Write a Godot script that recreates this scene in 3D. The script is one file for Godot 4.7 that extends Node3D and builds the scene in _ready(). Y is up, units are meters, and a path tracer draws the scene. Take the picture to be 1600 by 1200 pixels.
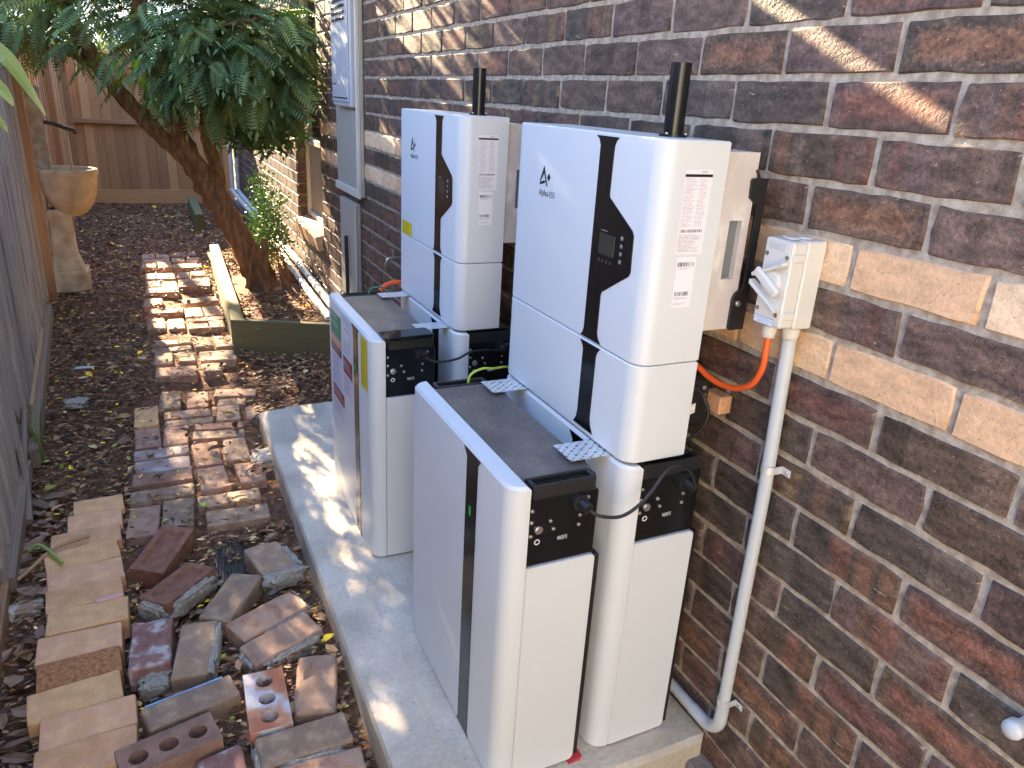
extends Node3D
# A narrow side yard: two battery stacks against a brick wall, a brick path, a tree and paling fences.
const CAM := Vector3(-1.073, 1.3967, 1.3606)
var sun_dir := Vector3(0.185, -0.47, 1.0)
var used := {}
var M := {}
var rng := RandomNumberGenerator.new()
var cam: Camera3D

# ---------------------------------------------------------------- mesh builder
class MB:
	var v := PackedVector3Array()
	var n := PackedVector3Array()
	var uv := PackedVector2Array()
	var c := PackedColorArray()
	var ix := PackedInt32Array()
	var col := Color(1, 1, 1)
	var usecol := false
	func vert(p: Vector3, nn: Vector3, t := Vector2.ZERO) -> int:
		v.append(p); n.append(nn); uv.append(t); c.append(col)
		return v.size() - 1
	# corners run counter-clockwise seen from outside
	func tri(a: Vector3, b: Vector3, d: Vector3, ua := Vector2.ZERO, ub := Vector2.ZERO, ud := Vector2.ZERO) -> void:
		var nn := (b - a).cross(d - a).normalized()
		var i := vert(a, nn, ua)
		vert(b, nn, ub); vert(d, nn, ud)
		ix.append(i); ix.append(i + 2); ix.append(i + 1)
	func quad(a: Vector3, b: Vector3, d: Vector3, e: Vector3, ua := Vector2(0, 1), ub := Vector2(1, 1), ud := Vector2(1, 0), ue := Vector2(0, 0)) -> void:
		var nn := (d - a).cross(e - b).normalized()
		var i := vert(a, nn, ua)
		vert(b, nn, ub); vert(d, nn, ud); vert(e, nn, ue)
		ix.append(i); ix.append(i + 2); ix.append(i + 1)
		ix.append(i); ix.append(i + 3); ix.append(i + 2)
	func quadn(a: Vector3, b: Vector3, d: Vector3, e: Vector3, na: Vector3, nb: Vector3, nd: Vector3, ne: Vector3, ua := Vector2(0, 1), ub := Vector2(1, 1), ud := Vector2(1, 0), ue := Vector2(0, 0)) -> void:
		var i := vert(a, na, ua)
		vert(b, nb, ub); vert(d, nd, ud); vert(e, ne, ue)
		ix.append(i); ix.append(i + 2); ix.append(i + 1)
		ix.append(i); ix.append(i + 3); ix.append(i + 2)
	static func inset(p: PackedVector2Array, d: float) -> PackedVector2Array:
		var r := PackedVector2Array()
		var m := p.size()
		for i in m:
			var e0 := (p[i] - p[(i + m - 1) % m]).normalized()
			var e1 := (p[(i + 1) % m] - p[i]).normalized()
			var n0 := Vector2(-e0.y, e0.x)
			var n1 := Vector2(-e1.y, e1.x)
			var b := n0 + n1
			var q := 1.0 + n0.dot(n1)
			r.append(p[i] + b * (d / maxf(q, 0.35)))
		return r
	# polygon (counter-clockwise in U,V) swept along W = U x V from w0 to w1
	func extrude(p: PackedVector2Array, o: Vector3, U: Vector3, V: Vector3, w0: float, w1: float, bev1 := 0.0, bev0 := 0.0, smooth := 0.82) -> void:
		var W := U.cross(V).normalized()
		var m := p.size()
		var en: Array[Vector2] = []
		for i in m:
			var e := (p[(i + 1) % m] - p[i]).normalized()
			en.append(Vector2(e.y, -e.x))
		var rings: Array = []
		if bev0 > 0.0:
			rings.append([inset(p, bev0), w0, -1.0])
			rings.append([p, w0 + bev0, 0.0])
		else:
			rings.append([p, w0, 0.0])
		if bev1 > 0.0:
			rings.append([p, w1 - bev1, 0.0])
			rings.append([inset(p, bev1), w1, 1.0])
		else:
			rings.append([p, w1, 0.0])
		for k in rings.size() - 1:
			var A: PackedVector2Array = rings[k][0]
			var B: PackedVector2Array = rings[k + 1][0]
			var za: float = rings[k][1]
			var zb: float = rings[k + 1][1]
			var tilt: float = 0.0
			if float(rings[k][2]) < 0.0: tilt = -0.7
			if float(rings[k + 1][2]) > 0.0: tilt = 0.7
			for i in m:
				var j := (i + 1) % m
				var ni := en[i]
				var nj := en[i]
				var pv := en[(i + m - 1) % m]
				var nx := en[j]
				if pv.dot(en[i]) > smooth: ni = (pv + en[i]).normalized()
				if nx.dot(en[i]) > smooth: nj = (nx + en[i]).normalized()
				var Ni := (U * ni.x + V * ni.y + W * tilt).normalized()
				var Nj := (U * nj.x + V * nj.y + W * tilt).normalized()
				quadn(o + U * A[i].x + V * A[i].y + W * za, o + U * A[j].x + V * A[j].y + W * za, o + U * B[j].x + V * B[j].y + W * zb, o + U * B[i].x + V * B[i].y + W * zb, Ni, Nj, Nj, Ni)
		cap(rings[rings.size() - 1][0], o + W * float(rings[rings.size() - 1][1]), U, V, false)
		cap(rings[0][0], o + W * float(rings[0][1]), U, V, true)
	func cap(p: PackedVector2Array, o: Vector3, U: Vector3, V: Vector3, flip: bool) -> void:
		var W := U.cross(V).normalized()
		if flip: W = -W
		var t := Geometry2D.triangulate_polygon(p)
		var lo := p[0]
		var hi := p[0]
		for q in p:
			lo = lo.min(q); hi = hi.max(q)
		var s := (hi - lo).max(Vector2(0.0001, 0.0001))
		for k in range(0, t.size(), 3):
			var q0 := p[t[k]]
			var q1 := p[t[k + 1]]
			var q2 := p[t[k + 2]]
			var cr := (q1 - q0).cross(q2 - q0)
			if (cr < 0.0) != flip:
				var tmp := q1
				q1 = q2; q2 = tmp
			var i := vert(o + U * q0.x + V * q0.y, W, Vector2((q0.x - lo.x) / s.x, 1.0 - (q0.y - lo.y) / s.y))
			vert(o + U * q1.x + V * q1.y, W, Vector2((q1.x - lo.x) / s.x, 1.0 - (q1.y - lo.y) / s.y))
			vert(o + U * q2.x + V * q2.y, W, Vector2((q2.x - lo.x) / s.x, 1.0 - (q2.y - lo.y) / s.y))
			ix.append(i); ix.append(i + 2); ix.append(i + 1)
	# chamfered box
	func box(mn: Vector3, mx: Vector3, b := 0.0, xf := Transform3D.IDENTITY) -> void:
		b = minf(b, minf((mx.x - mn.x), minf(mx.y - mn.y, mx.z - mn.z)) * 0.45)
		var k := v.size()
		var x := PackedFloat32Array([mn.x, mx.x])
		var y := PackedFloat32Array([mn.y, mx.y])
		var z := PackedFloat32Array([mn.z, mx.z])
		var sg := PackedFloat32Array([1.0, -1.0])
		# face corner points: P[axis][i][j][k]
		var f := func(ax: int, i: int, j: int, l: int) -> Vector3:
			var p := Vector3(x[i], y[j], z[l])
			if ax != 0: p.x += sg[i] * b
			if ax != 1: p.y += sg[j] * b
			if ax != 2: p.z += sg[l] * b
			return p
		for s in 2:
			var q: Array = [f.call(0, s, 0, 0), f.call(0, s, 0, 1), f.call(0, s, 1, 1), f.call(0, s, 1, 0)]
			if s == 0: quad(q[0], q[1], q[2], q[3])
			else: quad(q[1], q[0], q[3], q[2])
			q = [f.call(1, 0, s, 0), f.call(1, 1, s, 0), f.call(1, 1, s, 1), f.call(1, 0, s, 1)]
			if s == 0: quad(q[0], q[1], q[2], q[3])
			else: quad(q[3], q[2], q[1], q[0])
			q = [f.call(2, 0, 0, s), f.call(2, 0, 1, s), f.call(2, 1, 1, s), f.call(2, 1, 0, s)]
			if s == 0: quad(q[0], q[1], q[2], q[3])
			else: quad(q[3], q[2], q[1], q[0])
		if b > 0.0:
			var ctr := (mn + mx) * 0.5
			for i in 2:
				for j in 2:
					oq(f.call(0, i, j, 0), f.call(0, i, j, 1), f.call(1, i, j, 1), f.call(1, i, j, 0), ctr)
					oq(f.call(0, i, 0, j), f.call(0, i, 1, j), f.call(2, i, 1, j), f.call(2, i, 0, j), ctr)
					oq(f.call(1, 0, i, j), f.call(1, 1, i, j), f.call(2, 1, i, j), f.call(2, 0, i, j), ctr)
					for l in 2:
						var a: Vector3 = f.call(0, i, j, l)
						var d: Vector3 = f.call(1, i, j, l)
						var e: Vector3 = f.call(2, i, j, l)
						if (d - a).cross(e - a).dot(a - ctr) > 0.0: tri(a, d, e)
						else: tri(a, e, d)
		if xf != Transform3D.IDENTITY:
			for i in range(k, v.size()):
				v[i] = xf * v[i]
				n[i] = (xf.basis * n[i]).normalized()
	func oq(a: Vector3, b: Vector3, d: Vector3, e: Vector3, ctr: Vector3) -> void:
		if (d - a).cross(e - b).dot(a - ctr) > 0.0: quad(a, b, d, e)
		else: quad(e, d, b, a)
	func tube(pts: PackedVector3Array, rad: PackedFloat32Array, seg := 10, caps := true) -> void:
		var m := pts.size()
		var up := Vector3(0.13, 1, 0.07).normalized()
		var base := v.size()
		var px := Vector3.ZERO
		var len := 0.0
		for i in m:
			var t: Vector3 = (pts[mini(i + 1, m - 1)] - pts[maxi(i - 1, 0)]).normalized()
			if px == Vector3.ZERO:
				if absf(t.dot(up)) > 0.95: up = Vector3(1, 0, 0.1).normalized()
				px = up.cross(t).normalized()
			px = (px - t * px.dot(t)).normalized()
			var py := t.cross(px)
			if i > 0: len += pts[i].distance_to(pts[i - 1])
			for s in seg + 1:
				var a := TAU * s / seg
				var d := px * cos(a) + py * sin(a)
				var r: float = rad[mini(i, rad.size() - 1)]
				vert(pts[i] + d * r, d, Vector2(float(s) / seg, len))
		for i in m - 1:
			for s in seg:
				var a := base + i * (seg + 1) + s
				var b := a + seg + 1
				ix.append(a); ix.append(b); ix.append(a + 1)
				ix.append(a + 1); ix.append(b); ix.append(b + 1)
		if caps:
			for e in 2:
				var i0: int = base if e == 0 else base + (m - 1) * (seg + 1)
				var nn: Vector3 = (pts[0] - pts[1]).normalized() if e == 0 else (pts[m - 1] - pts[m - 2]).normalized()
				var cc := vert(pts[0] if e == 0 else pts[m - 1], nn)
				for s in seg:
					var a := vert(v[i0 + s], nn)
					var b := vert(v[i0 + s + 1], nn)
					if e == 0:
						ix.append(cc); ix.append(a); ix.append(b)
					else:
						ix.append(cc); ix.append(b); ix.append(a)
	# profile (r, h) turned round axis W at o; U,V span the plane
	func lathe(o: Vector3, U: Vector3, V: Vector3, prof: PackedVector2Array, seg := 20, a0 := 0.0, a1 := TAU) -> void:
		var W := U.cross(V).normalized()
		var base := v.size()
		var m := prof.size()
		for i in m:
			var t := (prof[mini(i + 1, m - 1)] - prof[maxi(i - 1, 0)]).normalized()
			for s in seg + 1:
				var a := lerpf(a0, a1, float(s) / seg)
				var d := U * cos(a) + V * sin(a)
				vert(o + d * prof[i].x + W * prof[i].y, (d * t.y - W * t.x).normalized(), Vector2(float(s) / seg, float(i) / m))
		for i in m - 1:
			for s in seg:
				var a := base + i * (seg + 1) + s
				var b := a + seg + 1
				ix.append(a); ix.append(b); ix.append(a + 1)
				ix.append(a + 1); ix.append(b); ix.append(b + 1)
	func add(o: MB, xf: Transform3D) -> void:
		var k := v.size()
		for i in o.v.size():
			v.append(xf * o.v[i]); n.append((xf.basis * o.n[i]).normalized()); uv.append(o.uv[i]); c.append(col if usecol else o.c[i])
		for i in o.ix: ix.append(k + i)
	func mesh() -> ArrayMesh:
		var a := []
		a.resize(Mesh.ARRAY_MAX)
		a[Mesh.ARRAY_VERTEX] = v
		a[Mesh.ARRAY_NORMAL] = n
		a[Mesh.ARRAY_TEX_UV] = uv
		a[Mesh.ARRAY_COLOR] = c
		a[Mesh.ARRAY_INDEX] = ix
		var r := ArrayMesh.new()
		r.add_surface_from_arrays(Mesh.PRIMITIVE_TRIANGLES, a)
		return r

# ---------------------------------------------------------------- scene helpers
func numbered(s: String) -> String:
	if not used.has(s):
		used[s] = 0
		return s
	used[s] += 1
	return "%s_%03d" % [s, used[s]]

func thing(called: String, label: String, category: String, at := Vector3.ZERO, group := "") -> Node3D:
	var o := Node3D.new()
	o.name = numbered(called)
	add_child(o)
	o.position = at
	tag(o, label, category, group)
	return o

func tag(o: Node, label: String, category: String, group := "") -> void:
	o.set_meta("label", label)
	o.set_meta("category", category)
	if group != "": o.set_meta("group", group)

func part(called: String, mb: MB, m: Material, parent: Node) -> MeshInstance3D:
	return partm(called, mb.mesh(), m, parent)

func partm(called: String, mesh: Mesh, m: Material, parent: Node) -> MeshInstance3D:
	var o := MeshInstance3D.new()
	o.mesh = mesh
	o.material_override = m
	o.name = called if parent != self else numbered(called)
	parent.add_child(o, true)
	return o

func solo(called: String, mb: MB, m: Material, label: String, category: String, group := "") -> MeshInstance3D:
	var o := part(called, mb, m, self)
	tag(o, label, category, group)
	return o

func setting(called: String, mb: MB, m: Material) -> MeshInstance3D:
	var o := part(called, mb, m, self)
	o.set_meta("kind", "structure")
	return o

func boxp(called: String, mn: Vector3, mx: Vector3, b: float, m: Material, parent: Node) -> MeshInstance3D:
	var mb := MB.new()
	mb.box(mn, mx, b)
	return part(called, mb, m, parent)

func tubep(called: String, pts: PackedVector3Array, r: float, m: Material, parent: Node, seg := 12) -> MeshInstance3D:
	var mb := MB.new()
	mb.tube(pts, PackedFloat32Array([r]), seg)
	return part(called, mb, m, parent)

func spline(pts: PackedVector3Array, sub := 8) -> PackedVector3Array:
	var r := PackedVector3Array()
	var m := pts.size()
	for i in m - 1:
		for s in sub:
			var t := float(s) / sub
			r.append(pts[i].cubic_interpolate(pts[i + 1], pts[maxi(i - 1, 0)], pts[mini(i + 2, m - 1)], t))
	r.append(pts[m - 1])
	return r

# ---------------------------------------------------------------- materials
func lin(r: float, g: float, b: float) -> Color:
	return Color(r, g, b).linear_to_srgb()

func mat(colour: Color, rough := 0.6, metal := 0.0) -> StandardMaterial3D:
	var m := StandardMaterial3D.new()
	m.albedo_color = colour
	m.roughness = rough
	m.metallic = metal
	return m

func noise_img(w: int, h: int, freq: float, oct: int, sd: int, kind := FastNoiseLite.TYPE_SIMPLEX_SMOOTH) -> PackedByteArray:
	var f := FastNoiseLite.new()
	f.noise_type = kind
	f.frequency = freq
	f.seed = sd
	f.fractal_octaves = oct
	var im := f.get_seamless_image(w, h)
	im.convert(Image.FORMAT_L8)
	return im.get_data()

func tex_from(data: PackedByteArray, w: int, h: int) -> ImageTexture:
	var im := Image.create_from_data(w, h, false, Image.FORMAT_RGB8, data)
	im.generate_mipmaps()
	return ImageTexture.create_from_image(im)

func normal_from(data: PackedByteArray, w: int, h: int, scale: float) -> ImageTexture:
	var im := Image.create_from_data(w, h, false, Image.FORMAT_L8, data)
	im.convert(Image.FORMAT_RGBA8)
	im.bump_map_to_normal_map(scale)
	im.generate_mipmaps()
	return ImageTexture.create_from_image(im)

# a mottled surface: stops of colour run through a coarse noise, with fine grain on top
func mottled(stops: Array, size: float, coarse: float, fine: float, grain: float, bump: float, rough: float, sd: int, local := false, speck := 0, speck_col := Color.WHITE) -> StandardMaterial3D:
	var w := 256
	var a := noise_img(w, w, coarse, 4, sd)
	var b := noise_img(w, w, fine, 3, sd + 7)
	var d := PackedByteArray()
	d.resize(w * w * 3)
	var hgt := PackedByteArray()
	hgt.resize(w * w)
	stops = stops.duplicate()
	stops.sort_custom(func(p, q): return (p as Color).get_luminance() < (q as Color).get_luminance())
	var lut: Array[Color] = []
	for i in 256:
		var t := clampf((i / 255.0 - 0.18) / 0.64, 0.0, 0.999) * (stops.size() - 1)
		var k := int(t)
		lut.append((stops[k] as Color).lerp(stops[k + 1], t - k))
	for i in w * w:
		var cc := lut[a[i]]
		var g := 1.0 + grain * (b[i] / 127.5 - 1.0)
		d[i * 3] = clampi(int(cc.r * 255.0 * g), 0, 255)
		d[i * 3 + 1] = clampi(int(cc.g * 255.0 * g), 0, 255)
		d[i * 3 + 2] = clampi(int(cc.b * 255.0 * g), 0, 255)
		hgt[i] = clampi(int(a[i] * 0.35 + b[i] * 0.65), 0, 255)
	var r := RandomNumberGenerator.new()
	r.seed = sd
	for k in speck:
		var i := r.randi_range(0, w * w - 1)
		d[i * 3] = int(speck_col.r * 255.0); d[i * 3 + 1] = int(speck_col.g * 255.0); d[i * 3 + 2] = int(speck_col.b * 255.0)
		hgt[i] = 40
	var m := StandardMaterial3D.new()
	m.albedo_texture = tex_from(d, w, w)
	m.roughness = rough
	m.uv1_triplanar = true
	m.uv1_world_triplanar = not local
	m.uv1_scale = Vector3.ONE / size
	if bump > 0.0:
		m.normal_enabled = true
		m.normal_texture = normal_from(hgt, w, w, bump)
	return m

# weathered wood: streaks along one axis of the texture
func wood(stops: Array, sd: int, rough := 0.85, sx := 3.0, sy := 0.6) -> StandardMaterial3D:
	var w := 256
	var f := FastNoiseLite.new()
	f.noise_type = FastNoiseLite.TYPE_SIMPLEX_SMOOTH
	f.frequency = 0.02
	f.seed = sd
	f.fractal_octaves = 4
	var d := PackedByteArray()
	d.resize(w * w * 3)
	var hgt := PackedByteArray()
	hgt.resize(w * w)
	for y in w:
		for x in w:
			var a := f.get_noise_2d(x * 4.5, y * 0.35)
			var b := f.get_noise_2d(x * 0.8 + 900.0, y * 0.25 + 300.0)
			var t := clampf(0.5 + a * 0.75 + b * 0.5, 0.0, 0.999) * (stops.size() - 1)
			var k := int(t)
			var cc := (stops[k] as Color).lerp(stops[k + 1], t - k)
			var i := y * w + x
			d[i * 3] = clampi(int(cc.r * 255.0), 0, 255)
			d[i * 3 + 1] = clampi(int(cc.g * 255.0), 0, 255)
			d[i * 3 + 2] = clampi(int(cc.b * 255.0), 0, 255)
			hgt[i] = clampi(int(128.0 + a * 120.0), 0, 255)
	var m := StandardMaterial3D.new()
	m.albedo_texture = tex_from(d, w, w)
	m.roughness = rough
	m.uv1_scale = Vector3(sx, sy, 1)
	m.normal_enabled = true
	m.normal_texture = normal_from(hgt, w, w, 3.0)
	m.normal_scale = 0.7
	return m

func c8(r: int, g: int, b: int) -> Color:
	return Color8(r, g, b)

func tinted(m: StandardMaterial3D, colour: Color) -> StandardMaterial3D:
	var r: StandardMaterial3D = m.duplicate()
	r.albedo_color = colour
	return r

func _ready() -> void:
	# camera
	cam = Camera3D.new()
	cam.name = "camera"
	add_child(cam)
	cam.keep_aspect = Camera3D.KEEP_HEIGHT
	cam.fov = 54.847
	cam.near = 0.02
	cam.far = 400.0
	cam.transform = Transform3D(Basis(Vector3.UP, -0.462833) * Basis(Vector3.RIGHT, -0.366192) * Basis(Vector3.BACK, 0.0593764), CAM)
	cam.current = true
	# sky and exposure
	var env := Environment.new()
	var sky := Sky.new()
	var sm := ProceduralSkyMaterial.new()
	sm.sky_top_color = Color(0.545, 0.69, 0.925)
	sm.sky_horizon_color = Color(0.90, 0.905, 0.905)
	sm.sky_curve = 0.16
	sm.ground_bottom_color = Color(0.16, 0.14, 0.11)
	sm.ground_horizon_color = Color(0.5, 0.5, 0.46)
	sm.sun_angle_max = 1.0
	sm.sky_energy_multiplier = 1.0
	sky.sky_material = sm
	env.background_mode = Environment.BG_SKY
	env.sky = sky
	env.background_energy_multiplier = 0.38
	env.tonemap_mode = Environment.TONE_MAPPER_LINEAR
	env.tonemap_exposure = 11.9
	env.sdfgi_enabled = true
	env.ssao_enabled = true
	env.ssil_enabled = true
	var we := WorldEnvironment.new()
	we.environment = env
	we.name = "world_environment"
	add_child(we)
	# sun: low over the back fence, grazing the wall
	var sun := DirectionalLight3D.new()
	sun.name = "sun"
	sun.light_energy = 1.6
	sun.light_color = Color(1.0, 0.90, 0.74)
	sun.light_angular_distance = 0.42
	sun.shadow_enabled = true
	add_child(sun)
	sun.look_at_from_position(-sun_dir * 10.0, Vector3.ZERO, Vector3.UP)
	make_materials()
	build_ground()
	build_house()
	build_fences()
	build_units()
	build_wall_fittings()
	build_path()
	build_loose()
	build_basin()
	build_tree()
	build_plants()
	build_litter()
	build_behind()

func print_tex(w: int, h: int, bg: Color, ink: Color, rows: Array, sd: int) -> StandardMaterial3D:
	# rows: [y0, y1, kind, colour?] with kind "text", "bar", "code", "block"
	var im := Image.create(w, h, false, Image.FORMAT_RGB8)
	im.fill(bg)
	var r := RandomNumberGenerator.new()
	r.seed = sd
	for q in rows:
		var y0 := int(q[0] * h); var y1 := int(q[1] * h)
		var col: Color = q[3] if q.size() > 3 else ink
		var x0 := int((q[4] if q.size() > 4 else 0.05) * w)
		var x1 := int((q[5] if q.size() > 5 else 0.95) * w)
		match q[2]:
			"bar": im.fill_rect(Rect2i(x0, y0, x1 - x0, y1 - y0), col)
			"code":
				var x := x0
				while x < x1:
					var ww := r.randi_range(1, 3)
					im.fill_rect(Rect2i(x, y0, ww, y1 - y0), col)
					x += ww + r.randi_range(1, 4)
			"text":
				var y := y0
				while y < y1:
					var x := x0
					var end := x0 + int((x1 - x0) * r.randf_range(0.55, 1.0))
					while x < end:
						var ww := r.randi_range(2, 8)
						im.fill_rect(Rect2i(x, y, ww, 2), bg.lerp(col, r.randf_range(0.4, 0.95)))
						x += ww + r.randi_range(1, 3)
					y += 5
	im.generate_mipmaps()
	var m := StandardMaterial3D.new()
	m.albedo_texture = ImageTexture.create_from_image(im)
	m.roughness = 0.45
	return m

func make_materials() -> void:
	M.white = mat(lin(0.63, 0.665, 0.69), 0.38)
	M.black = mat(lin(0.012, 0.012, 0.013), 0.5)
	M.black_gloss = mat(lin(0.008, 0.008, 0.009), 0.22)
	M.black_soft = mat(lin(0.014, 0.014, 0.016), 0.5)
	M.inlay = mat(lin(0.006, 0.006, 0.007), 0.18)
	M.screen = mat(lin(0.006, 0.006, 0.007), 0.06)
	M.rubber = mat(lin(0.015, 0.015, 0.016), 0.5)
	M.steel = mat(lin(0.62, 0.61, 0.58), 0.3, 0.9)
	M.galv = mat(lin(0.66, 0.68, 0.69), 0.45, 0.4)
	M.screw_dark = mat(lin(0.22, 0.20, 0.17), 0.45, 0.6)
	M.print_white = mat(lin(0.7, 0.7, 0.7), 0.5)
	M.print_grey = mat(lin(0.20, 0.20, 0.20), 0.5)
	M.print_grey2 = mat(lin(0.10, 0.10, 0.105), 0.5)
	M.print_dim = mat(lin(0.06, 0.06, 0.065), 0.5)
	M.print_black = mat(lin(0.01, 0.01, 0.01), 0.5)
	M.lcd = mat(lin(0.035, 0.037, 0.03), 0.25)
	var led := mat(lin(0.02, 0.16, 0.04), 0.4)
	led.emission_enabled = true
	led.emission = Color(0.2, 0.9, 0.3)
	led.emission_energy_multiplier = 0.012
	M.led = led
	M.earth = mat(lin(0.42, 0.52, 0.06), 0.45)
	M.earth2 = mat(lin(0.05, 0.22, 0.12), 0.45)
	M.orange = mat(lin(0.80, 0.12, 0.02), 0.4)
	M.grey_abs = mat(lin(0.63, 0.63, 0.60), 0.45)
	M.grey_face = mat(lin(0.64, 0.63, 0.60), 0.4)
	M.conduit = mat(lin(0.50, 0.53, 0.55), 0.42)
	M.white_pipe = mottled([c8(196, 196, 190), c8(216, 214, 206), c8(184, 180, 170)], 0.5, 0.02, 0.2, 0.05, 0.0, 0.45, 201)
	M.heater = mat(lin(0.46, 0.48, 0.52), 0.35)
	M.frame = mat(lin(0.62, 0.60, 0.54), 0.45)
	M.cream_steel = mat(lin(0.40, 0.39, 0.34), 0.5)
	M.cover_grey = mat(lin(0.40, 0.39, 0.35), 0.5)
	M.brass = mat(lin(0.45, 0.35, 0.2), 0.4, 0.8)
	M.packer = mottled([c8(190, 140, 105), c8(214, 165, 125), c8(200, 150, 112)], 0.1, 0.02, 0.15, 0.08, 1.0, 0.8, 202)
	M.slot_grey = mat(lin(0.16, 0.18, 0.19), 0.5)
	M.soffit = mat(lin(0.62, 0.6, 0.55), 0.7)
	M.roof = mat(lin(0.16, 0.12, 0.10), 0.8)
	M.render = mottled([c8(99, 112, 126), c8(109, 122, 137), c8(94, 107, 121)], 1.5, 0.01, 0.2, 0.03, 0.0, 0.9, 270)
	M.plaster = mat(lin(0.5, 0.48, 0.44), 0.9)
	M.panel = mat(lin(0.36, 0.31, 0.23), 0.5)
	M.dark_glass = mat(lin(0.02, 0.022, 0.022), 0.06)
	M.dark_metal = mat(lin(0.05, 0.045, 0.04), 0.45, 0.5)
	M.blue_paint = mat(lin(0.27, 0.42, 0.66), 0.7)
	# brushed steel: fine streaks
	M.brushed = mottled([c8(219, 213, 209), c8(240, 235, 235), c8(211, 204, 200)], 0.25, 0.01, 0.3, 0.04, 0.0, 0.36, 203)
	M.brushed.metallic = 0.2
	M.top_plate = mottled([c8(89, 82, 78), c8(114, 107, 99), c8(99, 92, 87)], 0.5, 0.012, 0.12, 0.10, 0.6, 0.5, 204)
	# masonry and soil
	M.mortar = mottled([c8(147, 133, 116), c8(174, 162, 144), c8(161, 147, 131), c8(186, 174, 160)], 0.22, 0.03, 0.3, 0.12, 2.2, 0.95, 205)
	M.footing = mottled([c8(112, 104, 98), c8(138, 130, 124), c8(124, 116, 110)], 0.4, 0.02, 0.25, 0.15, 4.0, 0.95, 206)
	M.concrete = mottled([c8(182, 171, 154), c8(208, 196, 178), c8(195, 183, 166), c8(221, 209, 191)], 0.9, 0.012, 0.22, 0.06, 0.7, 0.8, 207, false, 110, c8(138, 128, 115))
	M.soil = mottled([c8(83, 56, 39), c8(126, 85, 59), c8(103, 71, 50), c8(149, 105, 74)], 0.35, 0.03, 0.25, 0.3, 6.0, 0.95, 208)
	M.old_mortar = mottled([c8(142, 136, 126), c8(170, 164, 152), c8(156, 150, 140), c8(186, 180, 170)], 0.12, 0.03, 0.25, 0.14, 4.0, 0.95, 209, true)
	M.pale_mortar = mottled([c8(196, 186, 172), c8(214, 204, 190), c8(180, 168, 156)], 0.12, 0.03, 0.25, 0.12, 4.0, 0.95, 210, true)
	var pv := []
	var sets := [[c8(155, 125, 105), c8(181, 150, 126), c8(169, 138, 117)], [c8(140, 109, 92), c8(169, 131, 111), c8(155, 121, 103)], [c8(167, 140, 115), c8(192, 163, 137), c8(161, 134, 113)], [c8(153, 129, 107), c8(179, 154, 129), c8(144, 121, 103)], [c8(157, 121, 101), c8(183, 144, 120), c8(171, 150, 131)]]
	for i in sets.size(): pv.append(mottled(sets[i], 0.20, 0.012, 0.20, 0.17, 4.5, 0.88, 220 + i, true, 420, c8(96, 74, 66)))
	M.paver = pv
	M.paver_white = mottled([c8(140, 112, 106), c8(164, 146, 138), c8(186, 180, 176), c8(170, 150, 142)], 0.3, 0.012, 0.22, 0.10, 3.0, 0.9, 231, true)
	M.paver_white2 = mottled([c8(128, 92, 84), c8(146, 104, 94), c8(152, 118, 108), c8(196, 190, 186)], 0.2, 0.012, 0.2, 0.10, 3.0, 0.9, 232, true)
	M.splash = mottled([c8(210, 208, 212), c8(216, 212, 210), c8(206, 170, 150), c8(196, 134, 100), c8(190, 120, 88)], 0.3, 0.008, 0.2, 0.06, 2.0, 0.85, 233, true)
	M.frog = mottled([c8(128, 88, 70), c8(150, 106, 84), c8(136, 96, 78)], 0.16, 0.016, 0.22, 0.08, 2.0, 0.85, 234, true)
	var cp := []
	var cs := [[c8(214, 168, 117), c8(233, 186, 132), c8(223, 176, 127)], [c8(223, 174, 125), c8(237, 192, 142), c8(227, 174, 138)], [c8(206, 160, 111), c8(227, 180, 128), c8(216, 164, 125)]]
	for i in cs.size(): cp.append(mottled(cs[i], 0.22, 0.012, 0.22, 0.09, 2.4, 0.88, 240 + i, true, 420, c8(146, 106, 70)))
	M.cream_paver = cp
	M.cream_rust = mottled([c8(176, 122, 78), c8(196, 142, 94), c8(150, 96, 60)], 0.12, 0.03, 0.3, 0.16, 2.5, 0.9, 245, true, 1500, c8(120, 76, 48))
	M.sill = [mottled([c8(176, 140, 106), c8(196, 160, 122), c8(166, 128, 100)], 0.16, 0.016, 0.22, 0.1, 3.0, 0.88, 246, true), mottled([c8(160, 122, 96), c8(180, 142, 112), c8(150, 116, 92)], 0.16, 0.016, 0.22, 0.1, 3.0, 0.88, 247, true), mottled([c8(190, 156, 120), c8(206, 172, 134), c8(180, 144, 112)], 0.16, 0.016, 0.22, 0.1, 3.0, 0.88, 248, true)]
	M.sandstone = mottled([c8(179, 156, 122), c8(200, 177, 144), c8(164, 140, 108), c8(189, 166, 133)], 0.5, 0.014, 0.2, 0.08, 2.0, 0.85, 250)
	M.grey_stone = mottled([c8(162, 146, 128), c8(180, 164, 146), c8(150, 132, 114)], 0.4, 0.014, 0.2, 0.08, 2.0, 0.9, 251)
	# timber
	M.grey_wood = [wood([c8(129, 122, 116), c8(175, 167, 157), c8(151, 142, 133)], 301), wood([c8(139, 129, 120), c8(187, 177, 165), c8(119, 109, 103)], 302), wood([c8(119, 114, 109), c8(158, 155, 148), c8(139, 129, 120)], 303)]
	M.brown_wood = [wood([c8(140, 102, 70), c8(185, 140, 95), c8(159, 117, 79)], 304), wood([c8(163, 119, 79), c8(211, 163, 111), c8(180, 133, 89)], 305), wood([c8(125, 94, 66), c8(168, 127, 89), c8(145, 107, 74)], 306)]
	M.old_plank = wood([c8(104, 88, 74), c8(144, 126, 108), c8(122, 104, 88)], 307)
	M.pale_plank = wood([c8(150, 116, 84), c8(182, 148, 112), c8(164, 130, 96)], 308)
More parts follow.
